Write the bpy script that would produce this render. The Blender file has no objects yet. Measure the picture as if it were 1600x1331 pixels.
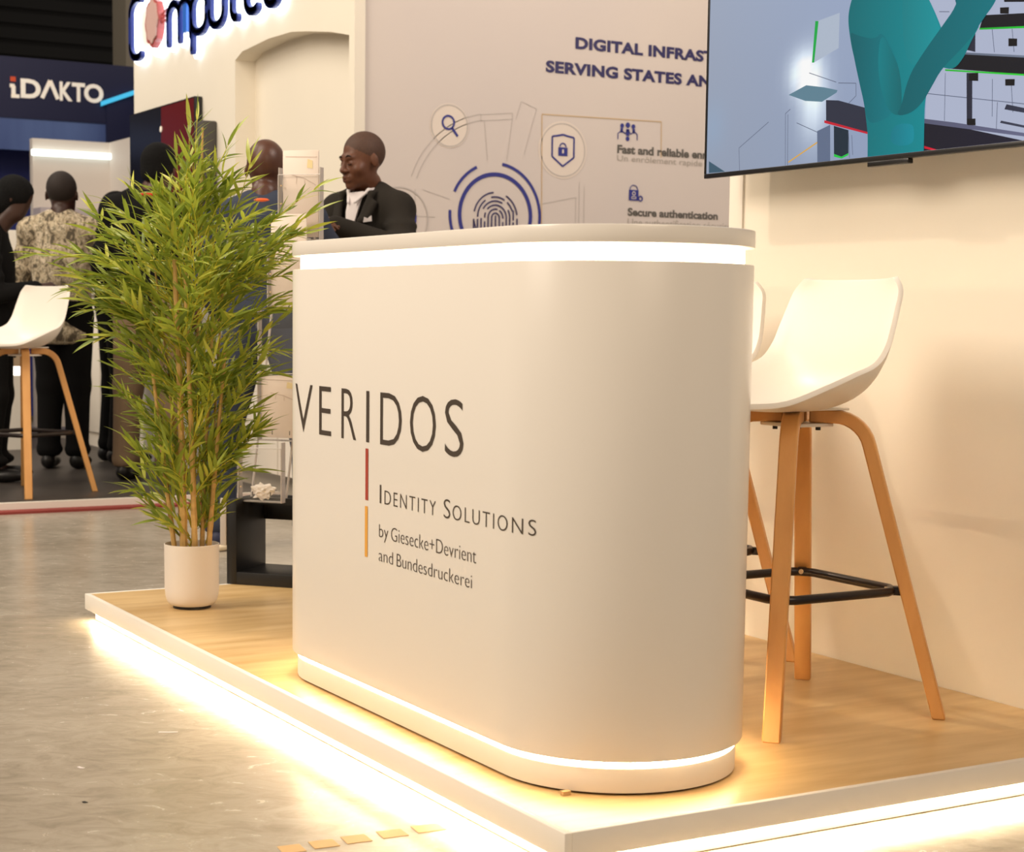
import bpy, bmesh, math, random
import numpy as np
from mathutils import Vector, Matrix
random.seed(7); RNG=np.random.default_rng(5)
S=bpy.context.scene; COL=S.collection
# ---------------------------------------------------------------- camera
cam=bpy.data.objects.new('camera',bpy.data.cameras.new('camera')); COL.objects.link(cam); S.camera=cam
cam.matrix_world=Matrix(((0.49987,-0.09091,0.86131,0),(0.86600,0.03771,-0.49861,0),(0.01285,0.99514,0.09758,1.0),(0,0,0,1)))
cam.data.sensor_fit='HORIZONTAL'; cam.data.sensor_width=36; cam.data.lens=61.18; cam.data.shift_y=0.0578
cam.data.clip_start=.05; cam.data.clip_end=200
cam.data.dof.use_dof=True; cam.data.dof.focus_distance=4.4; cam.data.dof.aperture_fstop=7.5
# ---------------------------------------------------------------- world, lights, exposure
W=bpy.data.worlds.new('world'); S.world=W; W.use_nodes=True
W.node_tree.nodes['Background'].inputs[0].default_value=(1.0,.88,.76,1); W.node_tree.nodes['Background'].inputs[1].default_value=.30
def area(name,loc,target,size,power,col=(1,.84,.64),sy=None):
    l=bpy.data.lights.new(name,'AREA'); l.energy=power; l.size=size; l.color=col
    if sy: l.shape='RECTANGLE'; l.size_y=sy
    o=bpy.data.objects.new(name,l); COL.objects.link(o); o.location=loc
    o.rotation_euler=(Vector(target)-Vector(loc)).to_track_quat('-Z','Y').to_euler(); return o
area('hall_lamp_front',(-5.0,-3.8,4.9),(-3.8,1.8,.4),3.0,400,(1,.85,.69))
def spot(name,loc,target,angle,power,col,r=.06):
    l=bpy.data.lights.new(name,'SPOT'); l.energy=power; l.color=col; l.spot_size=math.radians(angle); l.spot_blend=.35; l.shadow_soft_size=r
    o=bpy.data.objects.new(name,l); COL.objects.link(o); o.location=loc; o.rotation_euler=(Vector(target)-Vector(loc)).to_track_quat('-Z','Y').to_euler(); return o
spot('track_spot',(-6.3,.9,4.33),(-3.5,3.0,1.1),58,270,(1,.80,.62))
area('fill_near',(.6,1.6,3.6),(-3.0,2.4,.4),1.8,78,(1,.80,.60))  # added unseen fill, brightens the platform side and counter end
area('hall_lamp_aisle',(-6.6,.6,5.2),(-7.4,2.8,0),2.2,120,(1,.88,.72))
area('fill_print_wall',(-4.4,5.2,4.2),(-7.6,4.6,1.9),1.6,95,(1,.87,.78))  # fill light added behind the booth wall to brighten the printed wall
area('hall_lamp_booth',(-11.0,.2,5.2),(-11.2,3.2,.8),2.4,125,(1,.90,.76))
area('hall_lamp_far',(-12.0,2.2,4.6),(-14.5,4.2,1.2),1.5,34,(1,.92,.84))
S.view_settings.view_transform='Standard'; S.view_settings.look='None'; S.view_settings.gamma=1; S.view_settings.use_curve_mapping=False
S.view_settings.exposure=0.0
# ---------------------------------------------------------------- helpers
def lin(c):
    return tuple(((v/255)/12.92 if v/255<=.04045 else ((v/255+.055)/1.055)**2.4) for v in c)+(1,)
def mat(name,c,rough=.5,metal=0,spec=.5,coat=0,trans=0,emis=None,es=0,noise=0,nscale=8,bump=0,c2=None,stretch=(1,1,1),sheen=0):
    m=bpy.data.materials.new(name); m.use_nodes=True; nt=m.node_tree; b=nt.nodes['Principled BSDF']
    b.inputs['Base Color'].default_value=lin(c); b.inputs['Roughness'].default_value=rough; b.inputs['Metallic'].default_value=metal
    b.inputs['Specular IOR Level'].default_value=spec; b.inputs['Coat Weight'].default_value=coat; b.inputs['Coat Roughness'].default_value=.05
    b.inputs['Transmission Weight'].default_value=trans
    if sheen: b.inputs['Sheen Weight'].default_value=sheen
    if emis: b.inputs['Emission Color'].default_value=lin(emis); b.inputs['Emission Strength'].default_value=es
    if noise or c2 or bump:
        tc=nt.nodes.new('ShaderNodeTexCoord'); mp=nt.nodes.new('ShaderNodeMapping'); mp.inputs['Scale'].default_value=stretch
        n=nt.nodes.new('ShaderNodeTexNoise'); n.inputs['Scale'].default_value=nscale; n.inputs['Detail'].default_value=6
        nt.links.new(tc.outputs['Object'],mp.inputs['Vector']); nt.links.new(mp.outputs[0],n.inputs['Vector'])
        r=nt.nodes.new('ShaderNodeValToRGB'); a=lin(c); d=lin(c2) if c2 else tuple(v*(1-noise) for v in a[:3])+(1,)
        r.color_ramp.elements[0].position=.3; r.color_ramp.elements[1].position=.7
        r.color_ramp.elements[0].color=d; r.color_ramp.elements[1].color=a
        nt.links.new(n.outputs['Fac'],r.inputs[0]); nt.links.new(r.outputs[0],b.inputs['Base Color'])
        if bump:
            bp=nt.nodes.new('ShaderNodeBump'); bp.inputs['Strength'].default_value=bump; bp.inputs['Distance'].default_value=.01
            nt.links.new(n.outputs['Fac'],bp.inputs['Height']); nt.links.new(bp.outputs[0],b.inputs['Normal'])
    return m
def emit(name,c,s):
    m=bpy.data.materials.new(name); m.use_nodes=True; nt=m.node_tree; nt.nodes.remove(nt.nodes['Principled BSDF'])
    e=nt.nodes.new('ShaderNodeEmission'); e.inputs[0].default_value=(c[0],c[1],c[2],1); e.inputs[1].default_value=s
    nt.links.new(e.outputs[0],nt.nodes['Material Output'].inputs[0]); return m
def link(o,parent=None):
    COL.objects.link(o)
    if parent: o.parent=parent
    return o
def tag(o,label=None,cat=None,group=None,kind=None):
    if label: o['label']=label
    if cat: o['category']=cat
    if group: o['group']=group
    if kind: o['kind']=kind
    return o
def empty(name,loc,rz,label,cat,group=None):
    o=link(bpy.data.objects.new(name,None)); o.location=loc; o.rotation_euler=(0,0,rz); o.empty_display_size=.1
    return tag(o,label,cat,group)
def mesh(name,V,F,m,parent=None,smooth=False,auto=None,mi=None):
    me=bpy.data.meshes.new(name); me.from_pydata([tuple(v) for v in V],[],[tuple(f) for f in F])
    for x in (m if isinstance(m,(list,tuple)) else [m]): me.materials.append(x)
    if mi is not None: me.polygons.foreach_set('material_index',mi)
    if smooth: me.shade_smooth()
    if auto: me.set_sharp_from_angle(angle=math.radians(auto))
    me.update()
    return link(bpy.data.objects.new(name,me),parent)
def fixn(o):
    bm=bmesh.new(); bm.from_mesh(o.data); bmesh.ops.recalc_face_normals(bm,faces=bm.faces); bm.to_mesh(o.data); bm.free(); return o
def bevel(o,w,seg=2,smooth=True):
    bm=bmesh.new(); bm.from_mesh(o.data)
    bmesh.ops.bevel(bm,geom=[e for e in bm.edges if len(e.link_faces)==2 and e.calc_face_angle(0)>.6],offset=w,segments=seg,affect='EDGES',profile=.5)
    bm.to_mesh(o.data); bm.free()
    if smooth: o.data.shade_smooth(); o.data.set_sharp_from_angle(angle=math.radians(40))
    return o
def boxdata(x0,x1,y0,y1,z0,z1):
    V=[(x0,y0,z0),(x1,y0,z0),(x1,y1,z0),(x0,y1,z0),(x0,y0,z1),(x1,y0,z1),(x1,y1,z1),(x0,y1,z1)]
    return V,[(0,3,2,1),(4,5,6,7),(0,1,5,4),(1,2,6,5),(2,3,7,6),(3,0,4,7)]
def box(name,a,m,parent=None,bv=0):
    V,F=boxdata(*a); o=mesh(name,V,F,m,parent)
    if bv: bevel(o,bv)
    return o
def boxes(name,L,m,parent=None):
    V=[];F=[]
    for a in L:
        v,f=boxdata(*a); k=len(V); V+=v; F+=[tuple(i+k for i in q) for q in f]
    return mesh(name,V,F,m,parent)
def tube(pts,r,n=8,cap=True,closed=False):
    P=[Vector(p) for p in pts]; V=[];F=[]; N=len(P); R=r if isinstance(r,(list,tuple)) else [r]*N
    prev=None
    for i,p in enumerate(P):
        if closed: t=(P[(i+1)%N]-P[i-1]).normalized()
        else: t=(P[min(i+1,N-1)]-P[max(i-1,0)]).normalized()
        if prev is None:
            a=Vector((0,0,1)) if abs(t.z)<.9 else Vector((1,0,0)); u=t.cross(a).normalized()
        else: u=(prev-t*prev.dot(t)).normalized()
        prev=u; w=t.cross(u)
        for k in range(n):
            an=2*math.pi*k/n; V.append(p+(u*math.cos(an)+w*math.sin(an))*R[i])
    M=N if closed else N-1
    for i in range(M):
        for k in range(n):
            a=i*n+k;b=i*n+(k+1)%n;c=((i+1)%N)*n+(k+1)%n;d=((i+1)%N)*n+k; F.append((a,b,c,d))
    if cap and not closed: F.append(tuple(range(n))[::-1]); F.append(tuple((N-1)*n+k for k in range(n)))
    return V,F
def tubeo(name,pts,r,m,parent=None,n=8,closed=False):
    V,F=tube(pts,r,n,closed=closed); return fixn(mesh(name,V,F,m,parent,smooth=True,auto=50))
def prism(poly,T,z0,z1):
    """poly 2-D outline, T maps (a,b,c)->world ; extruded c from z0 to z1"""
    n=len(poly); V=[T(a,b,z0) for a,b in poly]+[T(a,b,z1) for a,b in poly]
    F=[tuple(range(n)),tuple(range(2*n-1,n-1,-1))]+[(i,(i+1)%n,n+(i+1)%n,n+i) for i in range(n)]
    return V,F
def merge(L):
    V=[];F=[]
    for v,f in L:
        k=len(V); V+=list(v); F+=[tuple(i+k for i in q) for q in f]
    return V,F
_txt={}
def textgeo(s,off=0.0,spacing=1.0):
    """flat filled outline of a word in the built-in font, normalised to its bounding box"""
    k=(s,off,spacing)
    if k not in _txt:
        c=bpy.data.curves.new('t','FONT'); c.body=s; c.size=1; c.offset=off; c.resolution_u=4; c.space_character=spacing; c.fill_mode='FRONT'
        o=bpy.data.objects.new('t',c); me=bpy.data.meshes.new_from_object(o)
        V=np.array([v.co[:2] for v in me.vertices]); F=[tuple(p.vertices) for p in me.polygons]
        bpy.data.objects.remove(o); bpy.data.curves.remove(c); bpy.data.meshes.remove(me)
        lo=V.min(0);hi=V.max(0); _txt[k]=((V-lo)/(hi-lo),F,(hi-lo))
    return _txt[k]
def textbox(s,a0,a1,b0,b1,off=0.0,spacing=1.0):
    V,F,_=textgeo(s,off,spacing); return [(a0+(a1-a0)*v[0],b0+(b1-b0)*v[1]) for v in V],F
def arc2(cx,cy,r,a0,a1,w,n=24):
    """flat ring segment outline as quads"""
    V=[];F=[]
    for i in range(n+1):
        a=math.radians(a0+(a1-a0)*i/n)
        V+=[(cx+(r-w/2)*math.cos(a),cy+(r-w/2)*math.sin(a)),(cx+(r+w/2)*math.cos(a),cy+(r+w/2)*math.sin(a))]
        if i: F.append((2*i-2,2*i-1,2*i+1,2*i))
    return V,F
def line2(pts,w):
    L=[]
    for (x0,y0),(x1,y1) in zip(pts,pts[1:]):
        d=math.hypot(x1-x0,y1-y0) or 1; nx,ny=-(y1-y0)/d*w/2,(x1-x0)/d*w/2
        L.append(([(x0+nx,y0+ny),(x0-nx,y0-ny),(x1-nx,y1-ny),(x1+nx,y1+ny)],[(0,1,2,3)]))
    return merge(L)
def disc2(cx,cy,r,n=24,ry=None):
    return [(cx+r*math.cos(2*math.pi*i/n),cy+(ry or r)*math.sin(2*math.pi*i/n)) for i in range(n)],[tuple(range(n))]
def decal(name,L,T,m,parent,label=None):
    V,F=merge(L); o=mesh(name,[T(*v) for v in V],F,m,parent)
    if label: o['label']=label
    return o
# ---------------------------------------------------------------- SDF modelling for soft bodies
def surf(prims,h,name,m,parent=None,zfine=None,xyfine=None):
    """prims: (type, ...). Smooth-union field meshed with surface nets on a (non-uniform) grid."""
    lo=np.array([1e9]*3);hi=-lo
    for p in prims:
        if p[0] in('sub','cut'): continue
        if p[0]=='c': q=np.array([p[1],p[2]],float); r=max(p[3],p[4]); lo=np.minimum(lo,q.min(0)-r);hi=np.maximum(hi,q.max(0)+r)
        elif p[0]=='e': r=max(p[2]) if (len(p)>4 and p[4] is not None) else np.array(p[2]); lo=np.minimum(lo,np.array(p[1])-r);hi=np.maximum(hi,np.array(p[1])+r)
    lo-=2.5*h;hi+=2.5*h
    def axis(a,b,fine):
        if not fine: return np.arange(a,b+h,h)
        f0,f1,fh=fine; L=[a]
        while L[-1]<b: L.append(L[-1]+(fh if f0<=L[-1]<f1 else h))
        return np.array(L)
    xs=axis(lo[0],hi[0],xyfine and (-xyfine[0],xyfine[0],xyfine[1])); ys=axis(lo[1],hi[1],xyfine and (-xyfine[0]-.06,xyfine[0],xyfine[1])); zs=axis(lo[2],hi[2],zfine)
    D=np.full((len(xs),len(ys),len(zs)),.08,np.float32)
    def region(a,b):
        i=[max(0,np.searchsorted(c,a[k])-1) for k,c in enumerate((xs,ys,zs))]; j=[min(len(c),np.searchsorted(c,b[k])+1) for k,c in enumerate((xs,ys,zs))]
        sl=tuple(slice(i[k],j[k]) for k in range(3)); return sl,np.meshgrid(xs[sl[0]],ys[sl[1]],zs[sl[2]],indexing='ij')
    for p in prims:
        if p[0]=='c':
            a=np.array(p[1],float);b=np.array(p[2],float);ra,rb=p[3],p[4];k=p[5] if len(p)>5 else .02
            mg=max(ra,rb)+.06+k; sl,(X,Y,Z)=region(np.minimum(a,b)-mg,np.maximum(a,b)+mg)
            ab=b-a; L2=max(ab@ab,1e-9); t=np.clip(((X-a[0])*ab[0]+(Y-a[1])*ab[1]+(Z-a[2])*ab[2])/L2,0,1)
            d=np.sqrt((X-a[0]-t*ab[0])**2+(Y-a[1]-t*ab[1])**2+(Z-a[2]-t*ab[2])**2)-(ra+(rb-ra)*t)
        else:
            c=np.array(p[1],float);r=np.array(p[2],float);k=p[3] if len(p)>3 else .02; R=p[4] if len(p)>4 else None
            if p[0]=='cut':
                n=r; X,Y,Z=np.meshgrid(xs,ys,zs,indexing='ij'); d=(X-c[0])*n[0]+(Y-c[1])*n[1]+(Z-c[2])*n[2]; D=np.maximum(D,d.astype(np.float32)); continue
            mg=max(r)+.06+k; sl,(X,Y,Z)=region(c-mg,c+mg); X=X-c[0];Y=Y-c[1];Z=Z-c[2]
            if R is not None:
                R=np.array(R); X,Y,Z=(R[0,0]*X+R[1,0]*Y+R[2,0]*Z,R[0,1]*X+R[1,1]*Y+R[2,1]*Z,R[0,2]*X+R[1,2]*Y+R[2,2]*Z)
            k0=np.sqrt((X/r[0])**2+(Y/r[1])**2+(Z/r[2])**2); k1=np.sqrt((X/r[0]**2)**2+(Y/r[1]**2)**2+(Z/r[2]**2)**2)+1e-9
            d=k0*(k0-1)/k1
        o=D[sl]
        if p[0]=='sub':
            d=-d; hh=np.maximum(k-np.abs(o-d),0)/k; D[sl]=np.maximum(o,d)+hh*hh*k*.25
        else:
            hh=np.maximum(k-np.abs(o-d),0)/k; D[sl]=np.minimum(o,d)-hh*hh*k*.25
    ins=D<0; nx,ny,nz=[s-1 for s in D.shape]
    cnt=np.zeros((nx,ny,nz),np.int8)
    for a in(0,1):
        for b in(0,1):
            for c in(0,1): cnt+=ins[a:a+nx,b:b+ny,c:c+nz]
    idx=np.argwhere((cnt>0)&(cnt<8)); ids=np.full((nx,ny,nz),-1,np.int64); ids[tuple(idx.T)]=np.arange(len(idx))
    acc=np.zeros((len(idx),3));num=np.zeros(len(idx)); G=(xs,ys,zs)
    for ax in range(3):
        o1,o2=[q for q in range(3) if q!=ax]
        for a in(0,1):
            for b in(0,1):
                p0=idx.copy(); p0[:,o1]+=a; p0[:,o2]+=b; p1=p0.copy(); p1[:,ax]+=1
                d0=D[tuple(p0.T)];d1=D[tuple(p1.T)]; m_=(d0<0)!=(d1<0); t=np.where(m_,d0/(d0-d1+1e-12),0)
                q=np.stack([G[k][p0[:,k]] for k in range(3)],1); q[:,ax]+=t*(G[ax][p1[:,ax]]-G[ax][p0[:,ax]])
                acc+=q*m_[:,None]; num+=m_
    V=acc/num[:,None]; Fs=[]
    for ax in range(3):
        o1,o2=(ax+1)%3,(ax+2)%3
        a=np.take(ins,range(ins.shape[ax]-1),ax); b=np.take(ins,range(1,ins.shape[ax]),ax); e=np.argwhere(a!=b)
        e=e[(e[:,o1]>0)&(e[:,o2]>0)&(e[:,o1]<D.shape[o1]-1)&(e[:,o2]<D.shape[o2]-1)]
        flip=~ins[tuple(e.T)]
        def cid(da,db):
            q=e.copy(); q[:,o1]-=da; q[:,o2]-=db; return ids[tuple(q.T)]
        Q=np.stack([cid(1,1),cid(0,1),cid(0,0),cid(1,0)],1); Q[flip]=Q[flip][:,::-1]; Fs.append(Q)
    Q=np.concatenate(Fs)
    me=bpy.data.meshes.new(name); me.vertices.add(len(V)); me.vertices.foreach_set('co',V.astype(np.float32).ravel())
    me.loops.add(len(Q)*4); me.loops.foreach_set('vertex_index',Q.astype(np.int32).ravel())
    me.polygons.add(len(Q)); me.polygons.foreach_set('loop_start',np.arange(0,len(Q)*4,4,dtype=np.int32))
    me.update(calc_edges=True); me.validate(); me.shade_smooth()
    for x in (m if isinstance(m,(list,tuple)) else [m]): me.materials.append(x)
    return link(bpy.data.objects.new(name,me),parent)
# ---------------------------------------------------------------- materials
M={}
M['gloss']=mat('gloss_white_laminate',(232,226,216),.3,spec=.5,coat=.25)
M['white']=mat('white_paint',(236,229,217),.55)
M['wallw']=mat('booth_wall_paint',(238,230,214),.6,noise=.03,nscale=3)
M['cream']=mat('cream_fabric_wall',(232,224,208),.7,noise=.03,nscale=2)
M['print']=mat('printed_wall',(214,203,193),.6,c2=(206,196,190),nscale=.6)
M['pot']=mat('pot_ceramic',(236,226,214),.45)
M['plastic']=mat('white_plastic',(240,233,222),.38)
M['black']=mat('black_laminate',(17,15,14),.4)
M['blackm']=mat('black_metal',(34,24,20),.35,metal=.3)
M['rubber']=mat('dark_gap',(70,45,20),.8)
M['oak']=mat('oak_vinyl',(222,190,138),.36,c2=(200,164,108),nscale=2.6,stretch=(8,1.3,1))
M['legwood']=mat('beech_legs',(222,166,100),.42,c2=(208,150,86),nscale=18,stretch=(1,1,.15))
M['culm']=mat('bamboo_culm',(212,172,104),.5,c2=(186,146,82),nscale=30)
M['twig']=mat('twig',(206,194,56),.55)
M['ink']=mat('ink_charcoal',(70,60,50),.35)
M['red']=mat('ink_red',(168,62,44),.35)
M['orange']=mat('ink_orange',(228,164,62),.35)
M['navy']=mat('ink_navy',(46,50,130),.5)
M['navyd']=mat('ink_dark_navy',(48,44,92),.5)
M['grey']=mat('ink_grey',(96,92,86),.5); M['lgrey']=mat('ink_light_grey',(172,164,154),.5); M['line']=mat('ink_line',(186,178,172),.5); M['goldl']=mat('ink_gold',(204,176,136),.5)
M['printl']=mat('printed_disc',(220,208,196),.6)
M['idk']=mat('navy_fascia',(16,20,58),.5); M['idk2']=mat('navy_wall',(34,44,112),.5)
M['darkfl']=mat('dark_booth_floor',(66,60,56),.45,noise=.15,nscale=4)
M['hall']=mat('black_hall_wall',(11,10,9),.8)
M['hallg']=mat('grey_column',(120,112,98),.7)
M['redc']=mat('red_carpet_edge',(140,52,46),.7)
M['tape']=mat('masking_tape',(196,160,108),.6)
M['bezel']=mat('tv_bezel',(22,20,20),.3)
M['skin']=mat('dark_skin',(98,60,40),.5,spec=.4,noise=.12,nscale=25); M['skin2']=mat('dark_skin_b',(84,50,34),.42,spec=.5,noise=.12,nscale=25); M['skin3']=mat('deep_skin',(62,38,28),.45,noise=.1,nscale=25)
M['hair']=mat('black_hair',(9,8,8),.85,spec=.2,bump=.6,nscale=120)
M['stub']=mat('cropped_hair',(76,50,36),.7,noise=.2,nscale=90)
M['stubd']=mat('cropped_hair_dark',(38,27,22),.8,noise=.2,nscale=90)
M['suit']=mat('charcoal_suit',(38,33,27),.85,spec=.25,noise=.15,nscale=9)
M['bsuit']=mat('slate_blue_suit',(56,62,78),.85,spec=.25,noise=.1,nscale=9)
M['cblack']=mat('black_cloth',(11,10,10),.9,spec=.2); M['khaki']=mat('khaki_cloth',(134,110,84),.8,noise=.2,nscale=7)
M['shirt']=mat('white_shirt',(206,198,196),.7); M['lany']=mat('orange_lanyard',(226,96,36),.6); M['lanr']=mat('red_lanyard',(214,44,30),.6)
M['shoe']=mat('black_shoe',(18,15,14),.4); M['sneak']=mat('tan_shoe',(150,90,40),.5); M['sole']=mat('white_sole',(240,222,190),.5); M['navysh']=mat('navy_shoe',(30,34,62),.6)
M['paper']=mat('brochure_paper',(228,214,202),.5,noise=.06,nscale=6); M['fold']=mat('brochure_print',(196,176,164),.5); M['tissue']=mat('tissue',(232,224,214),.8)
M['cream2']=mat('brochure_yellow',(232,212,160),.5)
M['lip']=mat('lips',(92,46,38),.45); M['eyew']=mat('eye_white',(200,185,170),.3); M['iris']=mat('iris',(20,12,8),.2)
# acrylic
m=mat('clear_acrylic',(240,240,238),.06,spec=.5); nt=m.node_tree; tr=nt.nodes.new('ShaderNodeBsdfTransparent'); tr.inputs[0].default_value=(.985,.98,.975,1)
mx=nt.nodes.new('ShaderNodeMixShader'); fr=nt.nodes.new('ShaderNodeLayerWeight'); fr.inputs[0].default_value=.25; ad=nt.nodes.new('ShaderNodeMath'); ad.operation='MULTIPLY_ADD'; ad.inputs[1].default_value=.22; ad.inputs[2].default_value=.02
nt.links.new(fr.outputs['Facing'],ad.inputs[0]); nt.links.new(ad.outputs[0],mx.inputs[0]); nt.links.new(tr.outputs[0],mx.inputs[1]); nt.links.new(nt.nodes['Principled BSDF'].outputs[0],mx.inputs[2]); nt.links.new(mx.outputs[0],nt.nodes['Material Output'].inputs[0]); M['acryl']=m
M['acryle']=mat('acrylic_edge',(190,182,176),.25,spec=.6)
# leaves: colour varies leaf by leaf
def leafmat():
    m=mat('leaf',(110,130,36),.42); nt=m.node_tree; b=nt.nodes['Principled BSDF']
    g=nt.nodes.new('ShaderNodeNewGeometry'); oi=nt.nodes.new('ShaderNodeObjectInfo'); a=nt.nodes.new('ShaderNodeMath'); a.operation='ADD'; f=nt.nodes.new('ShaderNodeMath'); f.operation='FRACT'
    nt.links.new(g.outputs['Random Per Island'],a.inputs[0]); nt.links.new(oi.outputs['Random'],a.inputs[1]); nt.links.new(a.outputs[0],f.inputs[0])
    r=nt.nodes.new('ShaderNodeValToRGB'); E=r.color_ramp.elements; E[0].color=lin((116,136,52)); E[1].color=lin((204,204,84)); e=E.new(.45); e.color=lin((150,166,62)); e=E.new(.8); e.color=lin((176,188,72))
    nt.links.new(f.outputs[0],r.inputs[0]); nt.links.new(r.outputs[0],b.inputs['Base Color']); b.inputs['Subsurface Weight'].default_value=0
    tl=nt.nodes.new('ShaderNodeBsdfTranslucent'); nt.links.new(r.outputs[0],tl.inputs[0]); mx=nt.nodes.new('ShaderNodeMixShader'); mx.inputs[0].default_value=.35
    nt.links.new(b.outputs[0],mx.inputs[1]); nt.links.new(tl.outputs[0],mx.inputs[2]); nt.links.new(mx.outputs[0],nt.nodes['Material Output'].inputs[0]); return m
M['leaf']=leafmat()
# camouflage: three tones in blotches
m=mat('camouflage_cloth',(150,136,112),.85); nt=m.node_tree; b=nt.nodes['Principled BSDF']; tc=nt.nodes.new('ShaderNodeTexCoord'); mp=nt.nodes.new('ShaderNodeMapping'); mp.inputs['Scale'].default_value=(1,1,.65)
n=nt.nodes.new('ShaderNodeTexNoise'); n.inputs['Scale'].default_value=30; n.inputs['Detail'].default_value=2; n.inputs['Distortion'].default_value=.8
r=nt.nodes.new('ShaderNodeValToRGB'); r.color_ramp.interpolation='CONSTANT'; E=r.color_ramp.elements; E[0].color=lin((96,86,70)); E[1].position=.42; E[1].color=lin((158,142,116))
for p,c in((.49,(196,180,152)),(.56,(136,126,104)),(.62,(214,198,172))): e=E.new(p); e.color=lin(c)
nt.links.new(tc.outputs['Object'],mp.inputs[0]); nt.links.new(mp.outputs[0],n.inputs['Vector']); nt.links.new(n.outputs['Fac'],r.inputs[0]); nt.links.new(r.outputs[0],b.inputs['Base Color']); M['camo']=m
# polished concrete
def concrete():
    m=mat('polished_concrete',(176,164,146),.3); nt=m.node_tree; b=nt.nodes['Principled BSDF']; tc=nt.nodes.new('ShaderNodeTexCoord')
    def nz(sc,det,st,dist=0,ro=.6):
        mp=nt.nodes.new('ShaderNodeMapping'); mp.vector_type='TEXTURE'; mp.inputs['Scale'].default_value=st; mp.inputs['Rotation'].default_value=(0,0,1.047); n=nt.nodes.new('ShaderNodeTexNoise'); n.inputs['Scale'].default_value=sc; n.inputs['Detail'].default_value=det; n.inputs['Distortion'].default_value=dist; n.inputs['Roughness'].default_value=ro
        nt.links.new(tc.outputs['Object'],mp.inputs[0]); nt.links.new(mp.outputs[0],n.inputs['Vector']); return n
    a=nz(1.6,8,(1.2,.8,1),.6); c=nz(13,10,(1.5,.9,1),1.2,.72)
    r=nt.nodes.new('ShaderNodeValToRGB'); E=r.color_ramp.elements; E[0].position=.32; E[0].color=lin((160,150,134)); E[1].position=.7; E[1].color=lin((182,173,158))
    r2=nt.nodes.new('ShaderNodeValToRGB'); E=r2.color_ramp.elements; E[0].position=.30; E[0].color=(.70,.68,.65,1); E[1].position=.56; E[1].color=(1,1,1,1)
    mx=nt.nodes.new('ShaderNodeMix'); mx.data_type='RGBA'; mx.blend_type='MULTIPLY'; mx.inputs[0].default_value=.9
    nt.links.new(a.outputs['Fac'],r.inputs[0]); nt.links.new(c.outputs['Fac'],r2.inputs[0]); nt.links.new(r.outputs[0],mx.inputs[6]); nt.links.new(r2.outputs[0],mx.inputs[7]); nt.links.new(mx.outputs[2],b.inputs['Base Color'])
    rr=nt.nodes.new('ShaderNodeMapRange'); rr.inputs[3].default_value=.16; rr.inputs[4].default_value=.34; nt.links.new(c.outputs['Fac'],rr.inputs[0]); nt.links.new(rr.outputs[0],b.inputs['Roughness'])
    bp=nt.nodes.new('ShaderNodeBump'); bp.inputs['Strength'].default_value=.08; bp.inputs['Distance'].default_value=.002; nt.links.new(c.outputs['Fac'],bp.inputs['Height']); nt.links.new(bp.outputs[0],b.inputs['Normal']); return m
M['floor']=concrete()
WARM=(1.0,.76,.46)
M['led']=emit('led_warm',WARM,55); M['ledp']=emit('led_platform',WARM,118); M['ledt']=emit('led_counter_top',(1,.80,.55),10)
M['ledw']=emit('led_cool',(.9,1,.95),2.5); M['halo']=emit('sign_backlight',(.86,.93,1),4.5); M['cyan']=emit('cyan_edge',(.08,.55,.85),1.0)
M['signface']=mat('sign_navy_face',(26,44,120),.4); M['signface2']=mat('sign_blue_face',(44,104,200),.4); M['gear']=mat('sign_red',(164,70,66),.4); M['gear2']=mat('sign_pink',(206,170,162),.4)
M['idkt']=mat('white_lettering',(238,228,214),.5,emis=(238,228,214),es=.25); M['idko']=mat('orange_lettering',(214,80,40),.5)
# ---------------------------------------------------------------- setting
fl=box('floor',(-26,4,-6,9,-.1,0),M['floor']); tag(fl,'grey polished concrete hall floor','floor',kind='structure')
o=box('wall_far',(-22.2,-22,-6,10,0,7),M['hall']); tag(o,'black hall wall behind the booths','wall',kind='structure')
for k in range(26):
    s_=box('panel',(-22.0,-21.94,-5.9,9.9,2.2+k*.19,2.2+k*.19+.13),M['hall'],o)
o=box('trim_1',(-16.3,-15.9,5.05,5.55,0,6),M['hallg']); tag(o,'grey hall column behind the navy booth','column',kind='structure')
# dark raised booth floor with white and red edge strips
o=box('floor_booth',(-19,-8.64,-3,3.55,0,.05),M['darkfl']); tag(o,'dark grey raised booth floor under the far stool','floor',kind='structure')
e=box('trim_2',(-8.64,-8.60,-3,3.55,0,.045),M['white']); tag(e,'white edging strip along the dark booth floor','trim',kind='structure')
e=box('trim_3',(-8.60,-8.50,-3,3.55,0,.012),M['redc']); tag(e,'dark red strip along the dark booth floor','trim',kind='structure')
# cream booth wall (faces the camera side, y=3.55) with arched recess
XL,XC,YW,ZT=-11.02,-7.645,3.55,3.35
AX=[-9.24,-9.129,-8.753,-8.444,-8.234,-7.95,-7.70]; AZ=[2.375,2.41,2.43,2.425,2.40,2.36,2.31]
V=[];F=[]
def quad(a,b,c,d):
    k=len(V); V.extend([a,b,c,d]); F.append((k,k+1,k+2,k+3))
quad((XL,YW,0),(-9.24,YW,0),(-9.24,YW,ZT),(XL,YW,ZT)); quad((-7.70,YW,0),(XC,YW,0),(XC,YW,ZT),(-7.70,YW,ZT))
for i in range(6):
    quad((AX[i],YW,AZ[i]),(AX[i+1],YW,AZ[i+1]),(AX[i+1],YW,ZT),(AX[i],YW,ZT)); quad((AX[i],YW,AZ[i]),(AX[i],YW+.12,AZ[i]),(AX[i+1],YW+.12,AZ[i+1]),(AX[i+1],YW,AZ[i+1]))
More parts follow.
